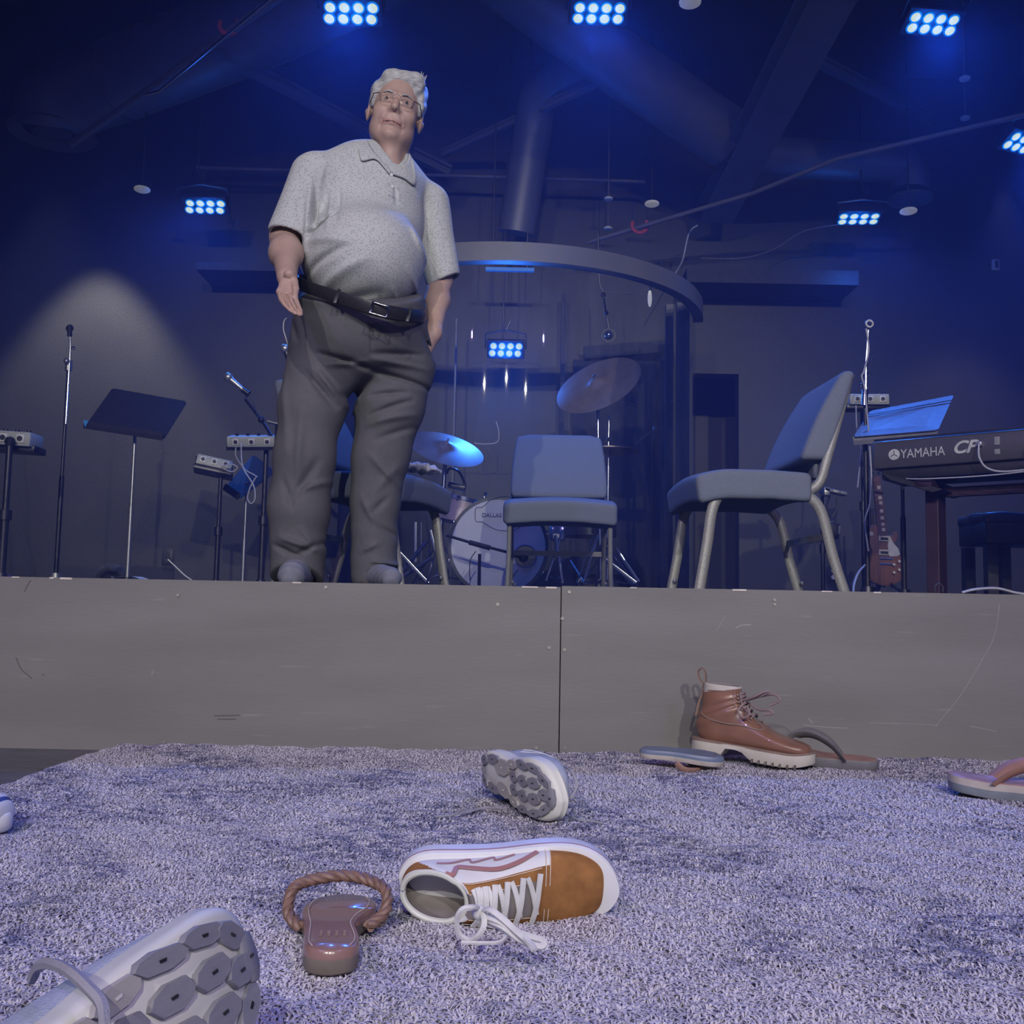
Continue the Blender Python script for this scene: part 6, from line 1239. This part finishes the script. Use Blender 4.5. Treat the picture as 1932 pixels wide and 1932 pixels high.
def run_shoe(label, M, mirror=1, upper=m_mesh, mid=m_mid, pods=True):
    t = thing('running_shoe', label, 'shoe', M=M); fl_ = FanLoft([tuple(r) for r in RS])
    fl_.mesh('mesh_upper', [upper, m_gl, m_pod], lambda a, u: 1 if (abs(u) < .4 and a > .36) else 2 if a > .93 else 0, 48, True, None, t, .004)
    L_ = .315; wl = [(0, 0, 0), (.015, .018, -.018), (.05, .031, -.031), (.12, .041, -.041), (.25, .043, -.042), (.42, .038, -.040), (.6, .050, -.052), (.74, .058, -.055), (.85, .054, -.056), (.93, .040, -.050), (.98, .014, -.037), (1, -.012, -.012)]
    if mirror < 0: wl = [(a, -c, -b_) for a, b_, c in wl]
    ol = outline(L_, wl, 96)
    def zb(x): u = x / L_; return .004 + .020 * max(0, (u - .68) / .32) ** 2 + .012 * max(0, (.14 - u) / .14) ** 2
    sole('midsole', ol, zb, lambda x: .038 + .012 * max(0, (x / L_ - .75) / .25) ** 2 + .006 * max(0, (.3 - x / L_)), [mid, m_pod], t, [(0, .90, 0), (.08, .97, 0), (.35, 1, 0), (.45, .985, 0), (.75, 1.01, 0), (1, .95, 0)], x0=-.012)
    W_ = np.array(wl)
    def P(u, v): yl = np.interp(u, W_[:, 0], W_[:, 1]); yr = np.interp(u, W_[:, 0], W_[:, 2]); return (u * L_ - .012, yr + (yl - yr) * v)
    pods_ = [ # centre u,v, length, width, angle, material
      (.945, .50, .020, .036, 0, 0), (.895, .22, .034, .017, 35, 0), (.895, .50, .030, .020, 0, 0), (.895, .78, .034, .017, -35, 0),
      (.80, .12, .040, .014, 10, 0), (.80, .36, .036, .019, 0, 0), (.80, .62, .036, .019, 0, 0), (.80, .87, .042, .014, -8, 0),
      (.67, .10, .042, .014, 5, 0), (.675, .34, .036, .019, 0, 0), (.675, .60, .036, .019, 0, 0), (.67, .88, .044, .015, -4, 0),
      (.545, .12, .036, .016, -8, 1), (.55, .38, .030, .020, 0, 0), (.55, .64, .030, .020, 0, 0), (.53, .88, .040, .017, 6, 1),
      (.40, .22, .055, .026, -6, 1), (.38, .76, .060, .030, 6, 1), (.24, .16, .055, .018, -4, 0), (.24, .84, .055, .018, 4, 0), (.10, .22, .040, .020, -18, 0), (.10, .78, .040, .020, 18, 0), (.04, .5, .014, .030, 0, 0)]
    for u, v, ln, wd, an, mk in pods_:
        x, y = P(u, v if mirror > 0 else 1 - v); a = radians(an) * mirror; pol = []
        for cx_, cy_ in ((-.5, 0), (-.3, .42), (.15, .5), (.42, .3), (.5, 0), (.35, -.4), (-.1, -.5), (-.4, -.3)): pol.append((cx_ * ln * 1.18, cy_ * wd * 1.12))
        z0 = zb(x + .012); sl = (zb(x + .022) - zb(x + .002)) / .02
        Mx = Matrix.Translation((x, y, z0 + .004)) @ Matrix.Rotation(a, 4, 'Z') @ Matrix.Rotation(-atan2(sl, 1), 4, 'Y') @ Matrix.Diagonal((1, 1, -1, 1))
        b = MB(); b.prism(pol, Mx, .0085, .0012); pd = b.build('outsole_pod', m_taupe if mk else m_pod, t, False)
        b = MB(); b.prism([(-.003, -.001), (.003, -.001), (.0025, .001), (-.0025, .001)], Mx @ Matrix.Translation((0, 0, .0083)), .0012); b.build('pod_mark', m_mid if mk else m_dkmetal, pd, False)
    for k in range(5):
        a = .40 + k * .09; b = MB(); fl_.ribbon(b, [(a, -.62), (a + .006, -.3), (a + .008, 0), (a + .004, .3), (a, .62)], .0055, .004, .0025); b.build('lace', m_gl, t, False)
    for s in (-1, 1):
        b = MB(); fl_.ribbon(b, [(.50, s * .75), (.56, s * 1.2), (.62, s * 1.7)], .007, .001, .001); fl_.ribbon(b, [(.62, s * .75), (.68, s * 1.2), (.72, s * 1.6)], .007, .001, .001); b.build('overlay', m_canvas, t, False)
    return t, fl_
# near left shoe, lying on its side, sole towards the camera
toeP = PY(468, 1712, .80)
Rf = frame(V((0, 0, 0)), V((.45, .885, .15)), V((-.84, .46, -.27))); o_ = Rf @ V((.30, .050, .012)); off = V((PY(484, 1800, .79).x, .80, .112)) - (Rf @ V((.296, .0, .015)))
rs1, f1_ = run_shoe('large pale running shoe on its side in the near left corner, sole towards us', Matrix.Translation(off) @ Rf @ Matrix.Scale(1.0, 4), 1)
b = MB(); wribbon(b, [PY(60, 1848, .74), PY(72, 1824, .72), PY(95, 1818, .69), PY(130, 1832, .66), PY(165, 1862, .64), PY(192, 1895, .63), PY(198, 1935, .62), PY(196, 1960, .62)], .0075, .004, (0, -.4, .9)); o = b.build('lace_loop', m_gl, rs1, True); o.data.transform(rs1.matrix_world.inverted())
# middle shoe seen from the toe end of its sole
ct = PZ(1005, 1545, RT_)
Rf2 = frame(V((0, 0, 0)), V((.42, -.90, -.02)), V((.90, .42, .06))) ; off2 = V((-.052, 1.985, RT_ + .054))
rs2, f2_ = run_shoe('grey-soled running shoe tipped on its side near the stage front, laces trailing', Matrix.Translation(off2) @ Rf2 @ Matrix.Scale(.93, 4), -1)
for nm, pts in (('lace_end', [PZ(955, 1525, .03), PZ(915, 1524, .025), PZ(885, 1531, .024), PZ(850, 1538, .024), PZ(820, 1541, .023)]), ('lace_end', [PZ(1045, 1530, .03), PZ(1065, 1535, .025), PZ(1090, 1546, .024), PZ(1115, 1549, .024), PZ(1138, 1553, .023)]), ('lace_loop', [PY(1064, 1446, 1.85), PY(1076, 1453, 1.8), PY(1087, 1472, 1.78), PY(1086, 1490, 1.77), PY(1074, 1507, 1.76), PY(1066, 1504, 1.8)])):
    b = MB(); wribbon(b, pts, .0055, .002, (0, -.2, 1)); o = b.build(nm, m_gl, rs2, True); o.data.transform(rs2.matrix_world.inverted())
# ---- sandals
def flat_sandal(name, label, cat, M, L_, wl, thick, mats, rows=None, zb=None, zt_=None):
    t = thing(name, label, cat, M=M); ol = outline(L_, wl, 72); zb = zb or (lambda x: 0); zt_ = zt_ or (lambda x: thick)
    sole('footbed', ol, zb, zt_, mats, t, rows); return t
# brown sandal with braided strap
m_san = mat('brown_sandal_leather', (.25, .145, .125), .22, var=.05, scale=10, coat=.4); m_sedge = mat('sandal_edge', (.17, .14, .115), .6); m_braid = mat('braid_leather', (.18, .105, .078), .55, var=.2, scale=120)
M = frame(PZ(622, 1846, RT_) + V((0, .0, .001)), V((-.13, 1, .0)), V((0, 0, 1)))
wl = [(0, 0, 0), (.02, .018, -.018), (.08, .0275, -.0275), (.2, .030, -.0285), (.42, .0315, -.020), (.55, .036, -.026), (.70, .040, -.043), (.82, .037, -.046), (.92, .027, -.038), (.975, .012, -.024), (1, -.004, -.008)]
sd = flat_sandal('slide_sandal', 'small brown sandal with a braided toe strap, heel nearest the camera', 'sandal', M, .225, wl, .024, [m_sedge, m_san], [(0, .95, 0), (.1, .985, 0), (.6, 1, 0), (.66, 1, 1), (.92, .99, 1), (1, .95, 1)], None, lambda x: .026 - .008 * x / .225 + (.0 if x > .05 else .0))
b = MB()
for s in (-1, 1):
    P_ = [V((x, np.interp(x / .225, [r[0] for r in wl], [r[1] if s > 0 else r[2] for r in wl]) * .80, .0272 - .008 * x / .225)) for x in np.linspace(.012, .20, 14)]; b.tube(P_, .0006, 4)
b.build('footbed_stitch', m_stitch, sd, False)
b = MB()
for i in range(4):
    for j in range(3): b.box((.045 + .006 * j, -.012 + .008 * i, .0262), (.0018, .003, .0012))
b.build('heel_stamp', m_welt, sd, False)
sp = smoothpath([(.125, .037, .010), (.145, .053, .020), (.165, .050, .040), (.180, .030, .046), (.185, -.005, .049), (.181, -.036, .044), (.166, -.055, .036), (.142, -.054, .020), (.122, -.036, .010)], 10)
for ph in range(3):
    pts = []
    for i, p in enumerate(sp):
        t_ = sp[min(i + 1, len(sp) - 1)] - sp[max(i - 1, 0)]; t_.normalize(); nr = V((1, 0, 0)); nr = (nr - t_ * nr.dot(t_)).normalized(); bn = t_.cross(nr); a = i * .55 + ph * 2.094; pts.append(p + nr * cos(a) * .0055 + bn * sin(a) * .0028)
    b = MB(); b.tube(pts, .0042, 7); b.build('braided_strap', m_braid, sd, False)
b = MB(); b.tube([p * 1.0 + V((-.002, 0, -.003)) for p in sp[6:-6]], .0035, 6, flat=(2.2, .6)); b.build('strap_lining', m_welt, sd, False)
# flip-flops by the stage front
FW = [(0, 0, 0), (.02, .018, -.018), (.08, .031, -.031), (.2, .036, -.036), (.42, .032, -.036), (.6, .043, -.046), (.74, .049, -.048), (.87, .044, -.040), (.95, .030, -.027), (.99, .012, -.012), (1, 0, 0)]
m_ffb = mat('slate_blue_foam', (.13, .16, .24), .45, var=.06); m_ffc = mat('cream_foam', (.42, .37, .33), .6)
qa, qb = PZ(1212, 1432, RT_ + .03), PZ(1352, 1443, RT_ + .01)
M = frame(V((PY(1208, 1420, 2.40).x, 2.42, RT_ + .022)), V((.94, -.22, -.06)), V((.12, -.12, 1))) @ Matrix.Scale(.74, 4)
ff = flat_sandal('flip_flop', 'blue-grey flip-flop turned over, sole up, left of the boot', 'flip-flop', M, .265, FW, .026, [m_ffc, mat('teal_line', (.16, .26, .28), .5), m_ffb], [(0, .95, 0), (.15, .99, 0), (.5, 1, 0), (.55, 1, 1), (.68, 1, 2), (.85, .985, 2), (1, .93, 2)], lambda x: .004 * sin(x * 14), lambda x: .026 + .006 * sin(x * 11))
b = MB(); b.tube(smoothpath([(.12, -.045, .002), (.145, -.05, -.014), (.18, -.03, -.018), (.20, .0, -.016), (.18, .03, -.018), (.13, .045, .0)], 5), .006, 6, flat=(1.6, .5)); b.build('strap', mat('brown_strap', (.25, .14, .11), .6), ff, False)
m_ffg = mat('grey_foam', (.125, .12, .13), .6); m_ffp = mat('worn_brown_insole', (.26, .15, .12), .75)
M = frame(V((PY(1655, 1446, 2.44).x, 2.43, RT_ - .001)), V((-.965, .23, .035)), V((.03, -.10, 1))) @ Matrix.Scale(.95, 4)
ff = flat_sandal('flip_flop', 'dark grey flip-flop standing upright right behind the boot toe', 'flip-flop', M, .27, FW, .026, [m_ffg, m_ffp], [(0, .95, 0), (.15, .99, 0), (.8, 1, 0), (.93, .96, 0), (.96, .86, 1), (.94, .5, 1)], lambda x: .014 * max(0, (x - .13) / .14) , lambda x: .026 + .014 * max(0, (x - .13) / .14))
for s in (-1, 1):
    b = MB(); P_ = smoothpath([(.085, s * .040, .022), (.12, s * .038, .058), (.165, s * .022, .076), (.205, s * .002, .066), (.222, 0, .040)], 6); b.tube(P_, .010, 8, flat=(1.25, .28), up=(.3, s * .6, .7)); b.build('strap', mat('charcoal_strap', (.12, .115, .12), .7), ff, False)
M = frame(V((PY(1788, 1462, 2.1).x + .012, 2.13, RT_ + .001)), V((.93, -.36, .0)), V((.0, -.06, 1))) @ Matrix.Scale(1.0, 4)
ff = flat_sandal('thong_sandal', 'tan leather thong sandal cut by the right edge of the rug view', 'sandal', M, .27, FW, .034, [mat('blue_grey_foam', (.17, .19, .22), .6), m_ffc, mat('pink_brown_insole', (.31, .17, .16), .4)], [(0, .95, 0), (.15, .99, 0), (.5, 1, 0), (.55, 1, 1), (.92, 1, 1), (.98, .93, 2), (.92, .6, 2)], lambda x: .010 * max(0, 1 - x / .08), lambda x: .034 + .010 * max(0, 1 - x / .08))
for s in (-1, 1):
    b = MB(); P_ = smoothpath([(.085, s * .034, .028), (.12, s * .033, .055), (.165, s * .02, .068), (.205, s * .002, .062), (.222, 0, .036)], 6); b.tube(P_, .012, 8, flat=(1.3, .3), up=(.3, s * .6, .7)); b.build('strap', mat('tan_strap', (.33, .17, .12), .5), ff, False)
# white shoe cut by the left edge
q = PZ(8, 1568, RT_); M = frame(V((q.x - .280, q.y + .02, RT_)), V((1, -.1, .0)), V((0, -.03, 1)))
t = thing('white_sneaker', 'white sneaker toe with a dark blue line at the left edge', 'shoe', M=M); FW_ = FanLoft(SN); FW_.mesh('upper', [m_canvas, mat('navy_line', (.03, .03, .14), .5)], lambda a, u: 1 if .10 < a < .14 else 0, 40, True, None, t, .0035)
sole('rubber_sole', outline(.303, [(0, .0, .0), (.015, .014, -.014), (.05, .026, -.026), (.12, .034, -.034), (.45, .040, -.036), (.75, .056, -.050), (.86, .050, -.046), (.94, .036, -.034), (.985, .018, -.018), (1, 0, 0)]), lambda x: .001, lambda x: .03, [m_rubber], t, x0=-.009)
